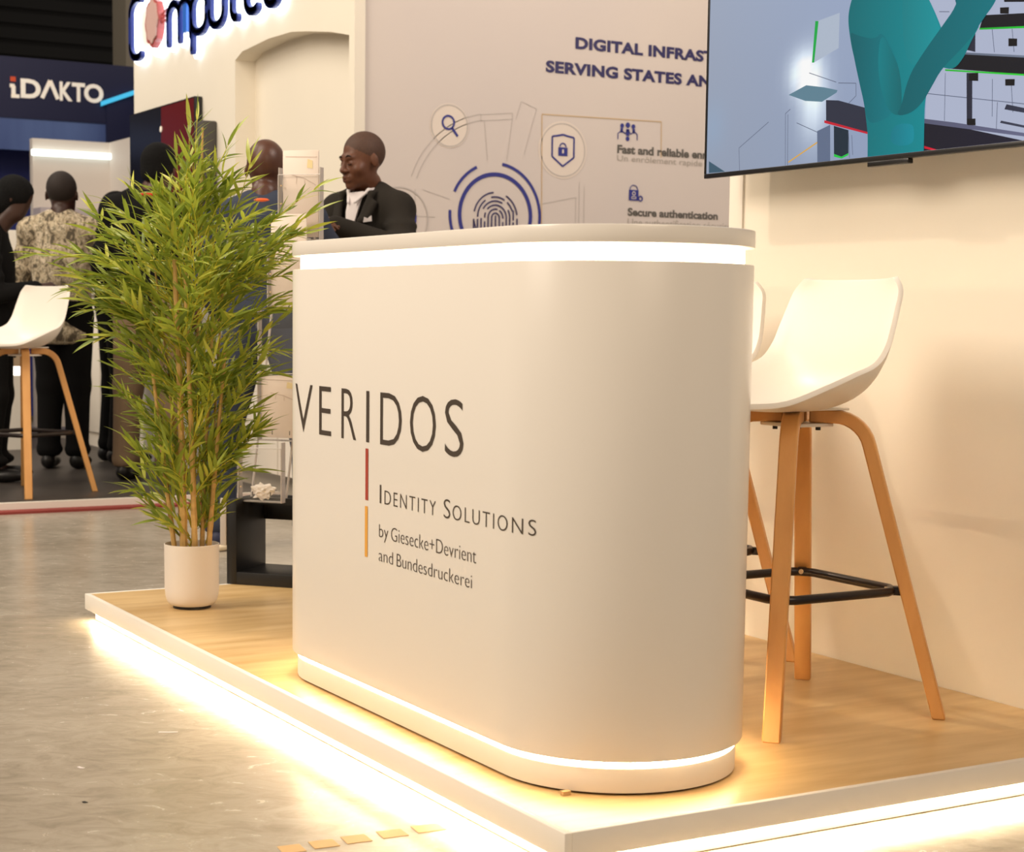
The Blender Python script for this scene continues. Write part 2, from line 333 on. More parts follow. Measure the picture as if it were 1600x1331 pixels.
quad((-9.24,YW,0),(-9.24,YW+.12,0),(-9.24,YW+.12,2.375),(-9.24,YW,2.375)); quad((-7.70,YW+.12,0),(-7.70,YW,0),(-7.70,YW,2.31),(-7.70,YW+.12,2.31))
quad((-9.24,YW+.12,0),(-7.70,YW+.12,0),(-7.70,YW+.12,2.45),(-9.24,YW+.12,2.45))
quad((XL,YW+2.9,0),(XL,YW,0),(XL,YW,ZT),(XL,YW+2.9,ZT)); quad((XL,YW,ZT),(XC,YW,ZT),(XC-.02,YW+2.9,ZT),(XL,YW+2.9,ZT))
wl=mesh('wall_left',V,F,M['cream']); tag(wl,'cream booth wall with arched recess behind the man in blue','wall',kind='structure')
for x0 in np.arange(-12.3,-7.8,.75):
    if x0<-11.02: continue
    b_=box('panel',(x0,x0+.735,YW-.03,YW,.14,1.12),M['white'],wl)
box('kick_board',(-11.0,-9.3,YW-.045,YW,.05,.13),M['white'],wl)
# free-standing low cabinet left of the wall
cb=empty('storage_cabinet',(-11.75,3.6,.05),0,'white low storage cabinet at the left end of the cream wall','cabinet')
box('carcass',(-.65,.66,-.05,.35,.08,1.05),M['white'],cb)
for k in range(2): box('door',(-.64+k*.65,-.64+k*.65+.63,-.075,-.05,.1,1.03),M['white'],cb,.004)
box('kick_board',(-.65,.66,-.06,.3,0,.08),M['white'],cb); box('countertop',(-.67,.68,-.1,.37,1.05,1.08),M['white'],cb)
# printed back wall (x=-7.645)
wb=box('wall_back',(XC-.08,XC,YW,6.5,0,ZT),M['print']); tag(wb,'pale printed graphic wall with fingerprint emblem and navy headline','wall',kind='structure')
box('corner_post',(XC-.05,XC+.012,YW-.02,YW+.035,0,ZT),M['cream'],wb)
def TB(k): return lambda a,b,c=0: (XC+.0015+k*.0012,a,b)
decal('headline',[textbox('DIGITAL INFRASTRUCTURE',4.763,6.12,2.345,2.405,.044,1.05)],TB(1),M['navyd'],wb)
decal('headline',[textbox('SERVING STATES AND',4.590,5.70,2.215,2.275,.044,1.05)],TB(1),M['navyd'],wb)
for s,a0,a1,b0,b1,mm,of in(('Fast and reliable enrolment',5.028,5.80,1.838,1.882,'grey',.035),('Un enrôlement rapide et fiable',5.029,5.78,1.790,1.830,'lgrey',0),('Secure authentication',5.100,5.682,1.520,1.562,'grey',.035),('Une authentification sécurisée',5.101,5.80,1.468,1.508,'lgrey',0)):
    decal('caption',[textbox(s,a0,a1,b0,b1,of)],TB(1),M[mm],wb)
# magnifier
decal('icon_disc',[disc2(4.045,1.915,.108,32)],TB(0),M['printl'],wb)
decal('icon_ring',[arc2(4.045,1.915,.1,0,360,.006,40)],TB(1),M['line'],wb)
decal('magnifier_icon',[arc2(4.038,1.93,.032,0,360,.010,24),line2([(4.058,1.905),(4.09,1.866)],.013)],TB(2),M['navy'],wb)
# shield
decal('icon_disc',[disc2(4.697,1.835,.145,36)],TB(0),M['printl'],wb)
decal('icon_ring',[arc2(4.697,1.835,.132,0,360,.005,48)],TB(1),M['line'],wb)
decal('shield_icon',[line2([(4.633,1.90),(4.665,1.905),(4.697,1.912),(4.729,1.905),(4.763,1.90),(4.763,1.80),(4.697,1.753),(4.633,1.80),(4.633,1.90)],.009)],TB(2),M['navy'],wb)
decal('padlock_icon',[([(4.67,1.805),(4.725,1.805),(4.725,1.848),(4.67,1.848)],[(0,1,2,3)]),arc2(4.697,1.85,.018,0,180,.007,12)],TB(2),M['navy'],wb)
decal('keyhole',[([(4.692,1.818),(4.702,1.818),(4.702,1.838),(4.692,1.838)],[(0,1,2,3)])],TB(3),M['printl'],wb)
# fingerprint emblem
cy,cz=4.309,1.49
decal('emblem_ring',[arc2(cy,cz,.203,0,360,.02,64)],TB(1),M['navy'],wb)
decal('emblem_ring',[arc2(cy,cz,.257,-35,82,.015,40),arc2(cy,cz,.257,115,155,.015,24),arc2(cy,cz,.257,176,230,.015,24)],TB(1),M['navy'],wb)
L=[]
rings=[(.124,[(8,62),(96,168),(190,215)]),(.102,[(20,50),(60,105),(125,180)]),(.082,[(-10,30),(62,150)]),(.062,[(10,140),(158,182)]),(.042,[(-5,60),(75,185)]),(.022,[(0,180)])]
for r_,segs in rings:
    for a0,a1 in segs: L.append(arc2(cy,cz-.01,r_,a0,a1,.0075,16))
for x_,z0,z1 in((-.124,-.09,-.02),(-.102,-.12,-.02),(-.082,-.10,-.015),(-.062,-.12,-.03),(-.042,-.11,-.012),(-.022,-.12,-.01),(0,-.10,.0),(.022,-.12,-.01),(.042,-.10,-.03),(.062,-.12,0),(.082,-.09,-.02),(.102,-.12,-.03),(.102,-.02,.03),(.124,-.11,-.01)):
    L.append(line2([(cy+x_,cz+z0),(cy+x_,cz+z1)],.0075))
decal('fingerprint',L,TB(2),M['navyd'],wb)
# faint line work, small ring behind the man, gold frame, small icons
L=[arc2(4.309,1.49,.47,100,160,.004,20),arc2(4.309,1.49,.50,100,160,.004,20)]
for pts in([(4.22,1.98),(4.22,1.95),(4.40,1.97),(4.40,2.0),(4.22,1.98)],[(4.24,1.95),(4.26,1.76)],[(4.40,1.97),(4.37,1.76)],[(4.42,1.97),(4.45,2.06),(4.54,2.03),(4.47,1.80)],[(4.58,1.56),(4.78,1.60),(4.78,1.46)],[(4.80,1.68),(4.80,1.4)],[(4.83,1.66),(4.83,1.4)],[(3.9,1.6),(4.05,1.56)],[(3.75,1.47),(3.97,1.47)],[(3.86,1.4),(3.86,1.6)]): L.append(line2(pts,.003))
decal('line_drawing',L,TB(0),M['line'],wb)
decal('icon_ring',[arc2(3.78,1.455,.15,0,360,.006,48)],TB(1),M['line'],wb)
decal('small_emblem',[arc2(3.78,1.46,.082,-60,120,.014,24),([(3.80,1.28),(3.845,1.28),(3.845,1.39),(3.80,1.39)],[(0,1,2,3)])],TB(1),M['navy'],wb)
decal('gold_frame',[line2([(4.58,1.3),(4.571,2.006),(5.301,2.016),(5.304,1.83)],.005)],TB(1),M['goldl'],wb)
L=[disc2(5.055,1.98,.012,12),disc2(5.09,1.985,.014,12),disc2(5.125,1.98,.012,12),line2([(5.03,1.91),(5.03,1.94),(5.055,1.955),(5.075,1.94),(5.09,1.96),(5.11,1.94),(5.13,1.955),(5.15,1.94),(5.15,1.91)],.005),disc2(5.09,1.915,.012,10),([(5.08,1.93),(5.10,1.93),(5.10,1.965),(5.08,1.965)],[(0,1,2,3)]),([(5.045,1.945),(5.06,1.945),(5.06,1.968),(5.045,1.968)],[(0,1,2,3)]),([(5.12,1.945),(5.135,1.945),(5.135,1.968),(5.12,1.968)],[(0,1,2,3)])]
decal('people_icon',L,TB(2),M['navy'],wb)
decal('padlock_icon',[([(5.105,1.60),(5.165,1.60),(5.165,1.655),(5.105,1.655)],[(0,1,2,3)]),arc2(5.135,1.655,.024,0,180,.005,14),arc2(5.178,1.612,.012,0,360,.007,14)],TB(2),M['navy'],wb)
decal('padlock_face',[arc2(5.135,1.637,.009,0,360,.004,12),line2([(5.122,1.61),(5.148,1.61),(5.148,1.62),(5.122,1.62),(5.122,1.61)],.003)],TB(3),M['printl'],wb)
# booth wall behind the stools (y=3.085)
wr=box('wall_right',(-4.085,-2.50,3.085,3.20,0,2.9),M['wallw']); tag(wr,'warm white booth wall behind the bar stools','wall',kind='structure')
box('edge_strip',(-4.088,-4.025,3.078,3.2,.085,2.9),M['white'],wr,.003)
# ---------------------------------------------------------------- display platform
pf=empty('display_platform',(-4.0,2.4,0),0,'low oak topped platform with white edge lit from beneath','platform')
def P(a): return (a[0]+4,a[1]+4,a[2]-2.4,a[3]-2.4,a[4],a[5])
box('deck',P((-5.482,-2.566,1.610,3.083,.0835,.0858)),M['oak'],pf)
box('core',P((-5.47,-2.58,1.62,3.083,.04,.0834)),M['white'],pf)
for a in((-5.498,-2.551,1.594,1.610,.036,.0862),(-2.566,-2.551,1.610,3.083,.036,.0862),(-5.498,-5.482,1.610,3.083,.036,.0862)): box('fascia',P(a),M['white'],pf,.0015)
box('kick_board',P((-5.478,-2.573,1.6225,3.083,.003,.040)),M['white'],pf); box('gap_seal',P((-5.470,-2.580,1.629,3.083,0,.003)),M['rubber'],pf)
for a in((-5.478,-2.573,1.6115,1.6215,.0335,.0385),(-2.572,-2.5665,1.6215,3.07,.0335,.0385)): tag(box('led_strip',P(a),M['ledp'],pf),'glowing warm light strip')
# ---------------------------------------------------------------- counter
ct=empty('reception_counter',(-3.43,1.941,.0866),0,'tall rounded white reception counter with lit bands and charcoal lettering','counter')
CXL,CXR,CYC=-3.925,-2.93,1.941
def stad(r,n=40):
    P=[]
    for i in range(n+1): a=-math.pi/2+math.pi*i/n; P.append((CXR+r*math.cos(a),CYC+r*math.sin(a)))
    for i in range(n+1): a=math.pi/2+math.pi*i/n; P.append((CXL+r*math.cos(a),CYC+r*math.sin(a)))
    return P
def sta(name,r,z0,z1,m,bv=0):
    V,F=prism(stad(r),lambda a,b,c:(a+3.43,b-1.941,c-.085),z0,z1); o=fixn(mesh(name,V,F,m,ct))
    if bv: bevel(o,bv,2)
    else: o.data.shade_smooth(); o.data.set_sharp_from_angle(angle=math.radians(40))
    return o
sta('body',.265,.152,1.101,M['gloss'],.002)
sta('top_slab',.266,1.134,1.168,M['gloss'],.0025)
sta('plinth',.2515,.089,.137,M['white'],.001)
sta('gap_seal',.245,.085,.0892,M['rubber'])
tag(sta('led_strip',.2475,.1368,.1525,M['led']),'glowing warm light strip'); tag(sta('led_strip',.246,1.1005,1.1345,M['ledt']),'glowing white light strip')
def wrap(x,z,off=.0008):
    r=.265+off
    if x>=CXL and x<=CXR: p=(x,CYC-r)
    elif x<CXL: a=-math.pi/2-(CXL-x)/.265; p=(CXL+r*math.cos(a),CYC+r*math.sin(a))
    else: a=-math.pi/2+(x-CXR)/.265; p=(CXR+r*math.cos(a),CYC+r*math.sin(a))
    return (p[0]+3.43,p[1]-1.941,z-.085)
def wdecal(name,L,m,cut=False):
    V,F=merge(L); me=bpy.data.meshes.new(name); me.from_pydata([(v[0],0,v[1]) for v in V],[],F); bm=bmesh.new(); bm.from_mesh(me)
    if cut:
        for k in range(12): bmesh.ops.bisect_plane(bm,geom=bm.verts[:]+bm.edges[:]+bm.faces[:],plane_co=(CXL-.005-.008*k+.01,0,0),plane_no=(1,0,0))
        for k in range(14): bmesh.ops.bisect_plane(bm,geom=bm.verts[:]+bm.edges[:]+bm.faces[:],plane_co=(CXR+.001+.008*k,0,0),plane_no=(1,0,0))
    for v in bm.verts: v.co=wrap(v.co.x,v.co.z)
    bm.to_mesh(me); bm.free(); me.materials.append(m); return link(bpy.data.objects.new(name,me),ct)
zt,zb=.8235,.7083
for s,a0,a1,dz in(('V',-3.966,-3.8545,0),('E',-3.8151,-3.7464,0),('R',-3.6875,-3.6074,0),('I',-3.5533,-3.5379,0),('D',-3.4807,-3.3739,0),('O',-3.334,-3.2144,.0015),('S',-3.1736,-3.0929,.0015)):
    wdecal('letter',[textbox(s,a0,a1,zb-dz,zt+dz,-.012 if s!='I' else 0)],M['ink'],s=='V')
for q in((('I',-3.4811,-3.4737,.5771,.6181),),(('DENTITY',-3.4565,-3.2112,.5771,.6075,-.012,1.25),),(('S',-3.1756,-3.1468,.577,.617,-.012),),(('OLUTIONS',-3.1364,-2.830,.5776,.6085,-.012,1.25),)): wdecal('lettering',[textbox(*q[0])],M['ink'],True)
for q in(('by',-3.4835,-3.437,.4915,.5297,-.014),('Giesecke+Devrient',-3.4225,-3.0345,.4993,.5297,-.014),('and',-3.4845,-3.413,.4470,.4745,-.014),('Bundesdruckerei',-3.394,-3.051,.4462,.4745,-.014)): wdecal('lettering',[textbox(*q)],M['ink'])
tag(wdecal('colour_bar',[([(-3.5559,.5768),(-3.5415,.5768),(-3.5415,.6937),(-3.5559,.6937)],[(0,1,2,3)])],M['red']),'slim red bar')
tag(wdecal('colour_bar',[([(-3.5576,.4475),(-3.5431,.4475),(-3.5431,.563),(-3.5576,.563)],[(0,1,2,3)])],M['orange']),'slim orange bar')
box('peg',(.66,.672,-.222,-.205,.0,.008),M['tape'],ct)
# ---------------------------------------------------------------- masking tape and scraps on the floor
for k,yy in enumerate((1.215,1.278,1.345,1.42,1.495)):
    w=(.045,.05,.05,.052,.06)[k]; V,F=prism([(-2.972,yy+.006),(-2.926,yy),(-2.922,yy+w),(-2.968,yy+w+.004)],lambda a,b,c:(a,b,c),.0,.0012)
    o=fixn(mesh('tape_piece',V,F,M['tape'])); tag(o,('leftmost','second from left','middle','second from right','rightmost')[k]+' of five tan tape pieces on the concrete floor','tape',group='tan tape pieces in a row on the floor')
for k,(x,y,w,h,a,lb) in enumerate(((-3.70,1.06,.018,.007,.4,'small flat white paper scrap lying alone on the floor'),(-3.925,1.335,.045,.006,1.1,'thin curled pale paper scrap nearest the platform edge'),(-3.43,.99,.012,.007,.2,'tiny dark scrap on the concrete in the left foreground'))):
    c,s=math.cos(a),math.sin(a); V,F=prism([(x+c*u-s*v,y+s*u+c*v) for u,v in((-w/2,-h/2),(w*.1,-h*.8),(w/2,-h/3),(w/2,h/2),(0,h*.3),(-w/2,h/2))],lambda a,b,c:(a,b,c),0,.001)
    tag(fixn(mesh('paper_scrap',V,F,M['black'] if k==2 else M['shirt'])),lb,'scrap')
# ---------------------------------------------------------------- television on the booth wall
tv=empty('television',(-4.042,2.955,1.3887),0,'large black framed flat television on the booth wall showing a teal figure','television')
TWd,THt=1.46,.835
box('back_panel',(.02,TWd-.02,.004,.03,.02,THt-.02),M['bezel'],tv)
for a in((0,TWd,-.002,.012,0,.013),(0,TWd,-.002,.012,THt-.009,THt),(0,.008,-.002,.012,.013,THt-.009),(TWd-.008,TWd,-.002,.012,.013,THt-.009)): box('bezel',a,M['bezel'],tv,.0012)
box('sensor_bar',(.705,.855,-.004,.014,-.013,0),M['bezel'],tv,.002)
box('wall_bracket',(.5,.95,.03,.132,.35,.6),M['blackm'],tv)
TVP={
 'bgR':[(0.901, 0.396), (1.282, 0.339), (1.303, -0.032), (0.907, -0.004), (0.906, 0.141)],
 'glass':[(0.488, 0.383), (0.575, 0.392), (0.575, 0.302), (0.476, 0.276)],
 'gedge':[(0.478, 0.384), (0.491, 0.382), (0.478, 0.276), (0.469, 0.277)],
 'blade':[(0.375, 0.202), (0.448, 0.22), (0.521, 0.207), (0.576, 0.194), (0.572, 0.188), (0.515, 0.17), (0.446, 0.179)],
 'tableL':[(0.531, 0.173), (0.581, 0.167), (0.691, 0.137), (0.702, 0.073), (0.534, 0.119)],
 'redL':[(0.527, 0.121), (0.702, 0.075), (0.702, 0.07), (0.527, 0.114)],
 'col':[(0.499, 0.095), (0.551, 0.107), (0.556, 0.004), (0.504, 0.005)],
 'legc':[(0.566, 0.103), (0.624, 0.087), (0.627, 0.026), (0.601, 0.018), (0.57, 0.027)],
 'legg':[(0.57, 0.03), (0.6, 0.021), (0.627, 0.028), (0.627, 0.023), (0.601, 0.016), (0.57, 0.023)],
 'corner':[(0.02, 0.049), (0.098, 0.014), (0.021, 0.015)],
 'beamA':[(1.092, 0.314), (1.285, 0.294), (1.287, 0.264), (1.08, 0.285)],
 'beamAg':[(1.08, 0.286), (1.287, 0.265), (1.287, 0.26), (1.08, 0.282)],
 'beam0':[(1.149, 0.359), (1.282, 0.339), (1.284, 0.317), (1.156, 0.335)],
 'beamB':[(1.035, 0.235), (1.29, 0.195), (1.293, 0.151), (0.989, 0.202)],
 'beamBt':[(1.035, 0.235), (1.29, 0.195), (1.291, 0.19), (1.036, 0.23)],
 'beamBg':[(0.971, 0.203), (1.293, 0.153), (1.293, 0.149), (0.971, 0.199)],
 'beamC':[(0.906, 0.084), (0.996, 0.068), (1.302, -0.004), (1.303, -0.032), (0.906, 0.003)],
 'beamCt':[(0.905, 0.091), (1.009, 0.073), (1.3, 0.017), (1.301, 0.01), (0.906, 0.08)],
 'redC':[(0.909, 0.025), (0.974, 0.007), (0.967, 0.005), (0.909, 0.019)],
 'small1':[(1.176, 0.1), (1.297, 0.07), (1.298, 0.061), (1.17, 0.089)],
 'small2':[(1.161, 0.064), (1.3, 0.031), (1.3, 0.026), (1.158, 0.059)],
 'post1':[(1.043, 0.186), (1.062, 0.184), (1.068, 0.062), (1.05, 0.064)],
 'post2':[(1.038, 0.279), (1.067, 0.275), (1.069, 0.232), (1.041, 0.24)],
 'blk1':[(1.052, 0.185), (1.082, 0.182), (1.083, 0.163), (1.053, 0.167)],
 'blk2':[(1.174, 0.25), (1.201, 0.246), (1.202, 0.229), (1.175, 0.232)],
 'blk3':[(1.169, 0.158), (1.199, 0.155), (1.199, 0.14), (1.17, 0.143)],
 'blk4':[(1.052, 0.078), (1.079, 0.076), (1.08, 0.06), (1.053, 0.063)],
 'blk5':[(1.144, 0.324), (1.172, 0.321), (1.172, 0.306), (1.145, 0.31)],
 'torso':[(0.633, 0.436), (0.617, 0.402), (0.612, 0.371), (0.619, 0.334), (0.632, 0.29), (0.646, 0.257), (0.664, 0.202), (0.685, 0.148), (0.697, 0.094), (0.703, 0.062), (0.705, -0.064), (0.91, -0.075), (0.907, 0.066), (0.906, 0.141), (0.926, 0.179), (0.97, 0.219), (0.967, 0.278), (0.944, 0.321), (0.917, 0.364), (0.893, 0.397)],
 'shade':[(0.619, 0.339), (0.647, 0.325), (0.718, 0.305), (0.741, 0.323), (0.781, 0.277), (0.814, 0.222), (0.808, 0.115), (0.721, 0.092), (0.695, 0.11), (0.682, 0.158), (0.66, 0.213), (0.637, 0.279)],
 'upper':[(0.737, 0.323), (0.781, 0.272), (0.818, 0.211), (0.827, 0.106), (0.789, 0.112), (0.757, 0.151), (0.73, 0.231)],
 'chest':[(0.812, 0.41), (0.901, 0.396), (0.94, 0.316), (0.964, 0.279), (0.901, 0.247), (0.859, 0.217), (0.827, 0.261), (0.816, 0.338)],
 'belly':[(0.791, 0.086), (0.865, 0.085), (0.874, 0.059), (0.868, 0.029), (0.785, 0.035)],
 'forearm':[(0.821, 0.124), (0.808, 0.113), (0.82, 0.105), (0.864, 0.11), (0.9, 0.132), (0.927, 0.164), (0.96, 0.205), (1.021, 0.242), (1.061, 0.271), (1.092, 0.305), (1.13, 0.338), (1.136, 0.361), (1.007, 0.38), (1.002, 0.347), (0.955, 0.305), (0.887, 0.244), (0.845, 0.198)],
 'forearm2':[(0.96, 0.208), (1.003, 0.198), (1.036, 0.226), (1.055, 0.258), (1.086, 0.297), (1.06, 0.276), (1.021, 0.247), (0.97, 0.214)],
 'hand':[(0.993, 0.382), (1.002, 0.347), (1.024, 0.32), (1.052, 0.306), (1.092, 0.32), (1.123, 0.349), (1.129, 0.362)],
}
TVL={
 'l1':[(0.166, 0.013), (0.161, 0.076), (0.292, 0.137)],
 'l2':[(0.37, 0.011), (0.364, 0.153), (0.385, 0.163)],
 'l3':[(0.38, 0.01), (0.375, 0.15)],
 'l4':[(0.579, 0.212), (0.648, 0.204), (0.65, 0.172), (0.623, 0.156)],
 'l5':[(0.571, 0.215), (0.46, 0.251)],
 'l6':[(0.971, 0.194), (0.974, 0.08)],
 'l7':[(1.12, 0.278), (1.13, 0.224)],
 'l8':[(1.127, 0.163), (1.131, 0.076)],
 'l9':[(1.183, 0.27), (1.192, 0.217)],
 'l10':[(1.186, 0.154), (1.196, 0.08)],
 'l11':[(0.913, 0.151), (1.234, 0.095)],
 'l12':[(1.146, 0.108), (1.146, 0.046)],
 'l13':[(0.383, 0.021), (0.502, 0.065)],
 'l14':[(0.626, 0.079), (0.633, 0.015)],
 'l15':[(0.639, 0.073), (0.645, 0.022)],
 'l16':[(0.943, 0.343), (0.978, 0.338)],
 'l17':[(0.414, 0.124), (0.501, 0.092)],
}
TC=dict(glass=(176,188,206),gedge=(20,170,70),blade=(96,132,150),tableL=(44,48,66),redL=(200,30,50),col=(98,112,140),legc=(26,44,60),legg=(30,200,70),corner=(60,90,110),
 bgR=(176,184,208),beamA=(16,18,28),beamAg=(30,190,50),beam0=(16,18,28),beamB=(18,20,30),beamBt=(110,120,140),beamBg=(40,200,50),beamC=(24,24,42),beamCt=(96,98,126),redC=(220,20,50),small1=(50,54,74),small2=(60,64,84),
 post1=(40,42,58),post2=(40,42,58),blk1=(14,14,20),blk2=(14,14,20),blk3=(14,14,20),blk4=(14,14,20),blk5=(14,14,20),torso=(0,128,136),shade=(0,112,122),upper=(0,122,130),chest=(14,142,150),belly=(8,136,152),forearm=(0,108,118),forearm2=(0,126,132),hand=(0,96,112))
BC=[(90,110,130)]
A_=TVP['torso'][0];B_=TVP['torso'][-1];mx_=(A_[0]+B_[0])/2; z_=A_[1]
TVP['bust']=[A_,(A_[0]+.01,z_+.06),(mx_-.05,z_+.10),(mx_-.035,z_+.17),(mx_+.035,z_+.17),(mx_+.05,z_+.10),(B_[0]+.03,z_+.05),(B_[0],z_-.02),(mx_,z_-.06)]; TC['bust']=(0,124,132)
TVP['head']=disc2(mx_,z_+.215,.062,24,.078)[0]; TC['head']=(0,120,130)
def screen():
    """the picture on the screen: flat coloured shapes a fraction of a millimetre apart"""
    V=[];F=[];Cc=[]; x0,x1,z0,z1=.008,TWd-.008,.013,THt-.009
    n=48
    k=0
    for j in range(n+1):
        for i in range(n+1):
            x=x0+(x1-x0)*i/n; z=z0+(z1-z0)*j/n; V.append((x,.0008,z)); g=np.array([150,160,180],float)*(1+.10*(z/THt))+np.array([-4,2,14])*min(1,x/.9)
            fl=math.exp(-((x-.434)**2+(z-.256)**2)/.0030)+.75*math.exp(-((x-.48)**2/.003+(z-.18)**2/.010)); b=.35*math.exp(-((x-.03)**2/.004+(z-.14)**2/.006)); g=g+np.array([120,120,100])*fl+np.array([-6,14,26])*b
            Cc.append(np.clip(g,0,255))
    for j in range(n):
        for i in range(n): a=j*(n+1)+i; F.append((a,a+1,a+n+2,a+n+1))
    def clip(poly):
        for ax,lim,sg in((0,x0,1),(0,x1,-1),(1,z0,1),(1,z1,-1)):
            out=[]
            for p,q in zip(poly,poly[1:]+poly[:1]):
                a=(p[ax]-lim)*sg;b=(q[ax]-lim)*sg
                if a>=0: out.append(p)
                if (a>=0)!=(b>=0): t=a/(a-b); out.append((p[0]+(q[0]-p[0])*t,p[1]+(q[1]-p[1])*t))
            poly=out
            if not poly: return []
        return poly
    lay=[1]
    def add(poly,c,hl=None,sm=0):
        for _ in range(sm): poly=[q for p,r in zip(poly,poly[1:]+poly[:1]) for q in((p[0]*.75+r[0]*.25,p[1]*.75+r[1]*.25),(p[0]*.25+r[0]*.75,p[1]*.25+r[1]*.75))]
        poly=clip(poly)
        if len(poly)<3: return
        y=.0008-.00006*lay[0]; lay[0]+=1; k=len(V); xs=[p[0] for p in poly]; a,b=min(xs),max(xs)
        for p in poly:
            V.append((p[0],y,p[1])); f=1.0
            if hl: f=hl[0]+(hl[1]-hl[0])*(p[0]-a)/(b-a+1e-6)
            Cc.append(np.clip(np.array(c,float)*f,0,255))
        F.append(tuple(range(k,len(V))))
    for nm in('bgR','glass','gedge','blade','tableL','redL','col','legc','legg','corner'): add(TVP[nm],TC[nm])
    for nm,pts in TVL.items():
        c=(220,170,80) if nm=='l13' else (96,104,126); w=.004 if nm=='l13' else .0018
        v,f=line2(pts,w)
        for q in f: add([v[i] for i in q],c)
    for nm in('post1','post2','beam0','beamA','beamAg','beamB','beamBt','beamBg','beamC','beamCt','redC','small1','small2','blk1','blk2','blk3','blk4','blk5'): add(TVP[nm],TC[nm],(.9,1.1))
    for nm,h in(('head',(.85,1.12)),('bust',(.9,1.08)),('torso',(.85,1.12)),('shade',(.85,1.12)),('chest',(.9,1.05)),('upper',(1.05,.85)),('belly',(.9,1.05)),('forearm2',(.95,1.0)),('hand',(1.0,1.0)),('forearm',(.88,1.08))): add(TVP[nm],TC[nm],h,2)
    m=bpy.data.materials.new('screen_picture'); m.use_nodes=True; nt=m.node_tree; b=nt.nodes['Principled BSDF']; at=nt.nodes.new('ShaderNodeVertexColor'); at.layer_name='picture'
    b.inputs['Base Color'].default_value=(.01,.01,.01,1); b.inputs['Roughness'].default_value=.25; nt.links.new(at.outputs[0],b.inputs['Emission Color']); b.inputs['Emission Strength'].default_value=.92; b.inputs['Specular IOR Level'].default_value=.12
    V2=[(v[0],v[1],v[2]) for v in V]; o=mesh('screen',V2,F,m,tv); ca=o.data.color_attributes.new('picture','FLOAT_COLOR','POINT')
    ca.data.foreach_set('color',np.array([lin(c) for c in Cc],np.float32).ravel())
    tag(o,'lit screen picture of a teal figure before grey machinery')
screen()
tv.scale=(.9717,.9717,.9717)
# ---------------------------------------------------------------- bar stools
def shellmesh(parent):
    # centre profile (y,z) front to top of back ; rim profile ; half width
    import bisect
    ctr=[(-.285,.796),(-.27,.806),(-.20,.797),(-.10,.786),(0,.782),(.08,.786),(.14,.806),(.175,.845),(.192,.90),(.205,.97),(.214,1.04),(.218,1.075)]
    rim=[(-.275,.796),(-.26,.801),(-.19,.799),(-.11,.806),(-.02,.838),(.055,.866),(.11,.888),(.14,.925),(.156,.965),(.172,1.01),(.186,1.05),(.192,1.078)]
    hw=[.150,.182,.208,.222,.232,.232,.230,.228,.224,.217,.208,.178]
    n=18; V=[];F=[]
    def cat(L,t):
        i=min(int(t),len(L)-2); f=t-i; g=lambda j:np.array(L[max(0,min(len(L)-1,j))],float)
        p0,p1,p2,p3=g(i-1),g(i),g(i+1),g(i+2); return .5*((2*p1)+(-p0+p2)*f+(2*p0-5*p1+4*p2-p3)*f*f+(-p0+3*p1-3*p2+p3)*f**3)
    N=44
    for j in range(N+1):
        t=(len(ctr)-1)*j/N; c=cat(ctr,t); r=cat(rim,t); w=float(cat([(h,) for h in hw],t)[0])
        for i in range(n+1):
            s=-1+2*i/n; a=abs(s)**3.0; V.append((w*math.sin(s*math.pi/2)*.0+w*s,c[0]+(r[0]-c[0])*a,c[1]+(r[1]-c[1])*a))
    for j in range(N):
        for i in range(n): a=j*(n+1)+i; F.append((a,a+1,a+n+2,a+n+1))
    o=mesh('seat_shell',V,F,M['plastic'],parent,smooth=True)
    sm=o.modifiers.new('thick','SOLIDIFY'); sm.thickness=.012; sm.offset=-1; sm.use_rim=True
    bv=o.modifiers.new('round','BEVEL'); bv.width=.004; bv.segments=2; bv.limit_method='ANGLE'; bv.angle_limit=1.0
    return o
def legpath():
    # radial (r,z) path of one leg: short flat at the top, bend, straight leg out to the foot
    P=[(.03,.690)]; 
    P.append((.075,.690)); cx,cz,R=.085,.605,.085
    for k in range(1,8): a=math.radians(90-76*k/7); P.append((cx+R*math.cos(a)*1.0,cz+R*math.sin(a)))
    P.append((.345,.0)); return P
def strip(path,w,t,ang):
    """rectangular plywood section swept along a radial path"""
    V=[];F=[];ca,sa=math.cos(ang),math.sin(ang);N=len(path)
    for i,(r,z) in enumerate(path):
        a=path[max(0,i-1)];b=path[min(N-1,i+1)]; d=Vector((b[0]-a[0],b[1]-a[1])).normalized(); nr,nz=-d.y,d.x
        if i==N-1: nr,nz=1,0
        for s,q in((-1,-1),(1,-1),(1,1),(-1,1)):
            rr=r+nr*t/2*q; zz=z+nz*t/2*q if i<N-1 else 0; V.append((rr*ca-s*w/2*sa,rr*sa+s*w/2*ca,zz))
    for i in range(N-1):
        for k in range(4): F.append((i*4+k,i*4+(k+1)%4,i*4+4+(k+1)%4,i*4+4+k))
    F.append((0,1,2,3)); F.append(tuple((N-1)*4+k for k in(3,2,1,0))); return V,F
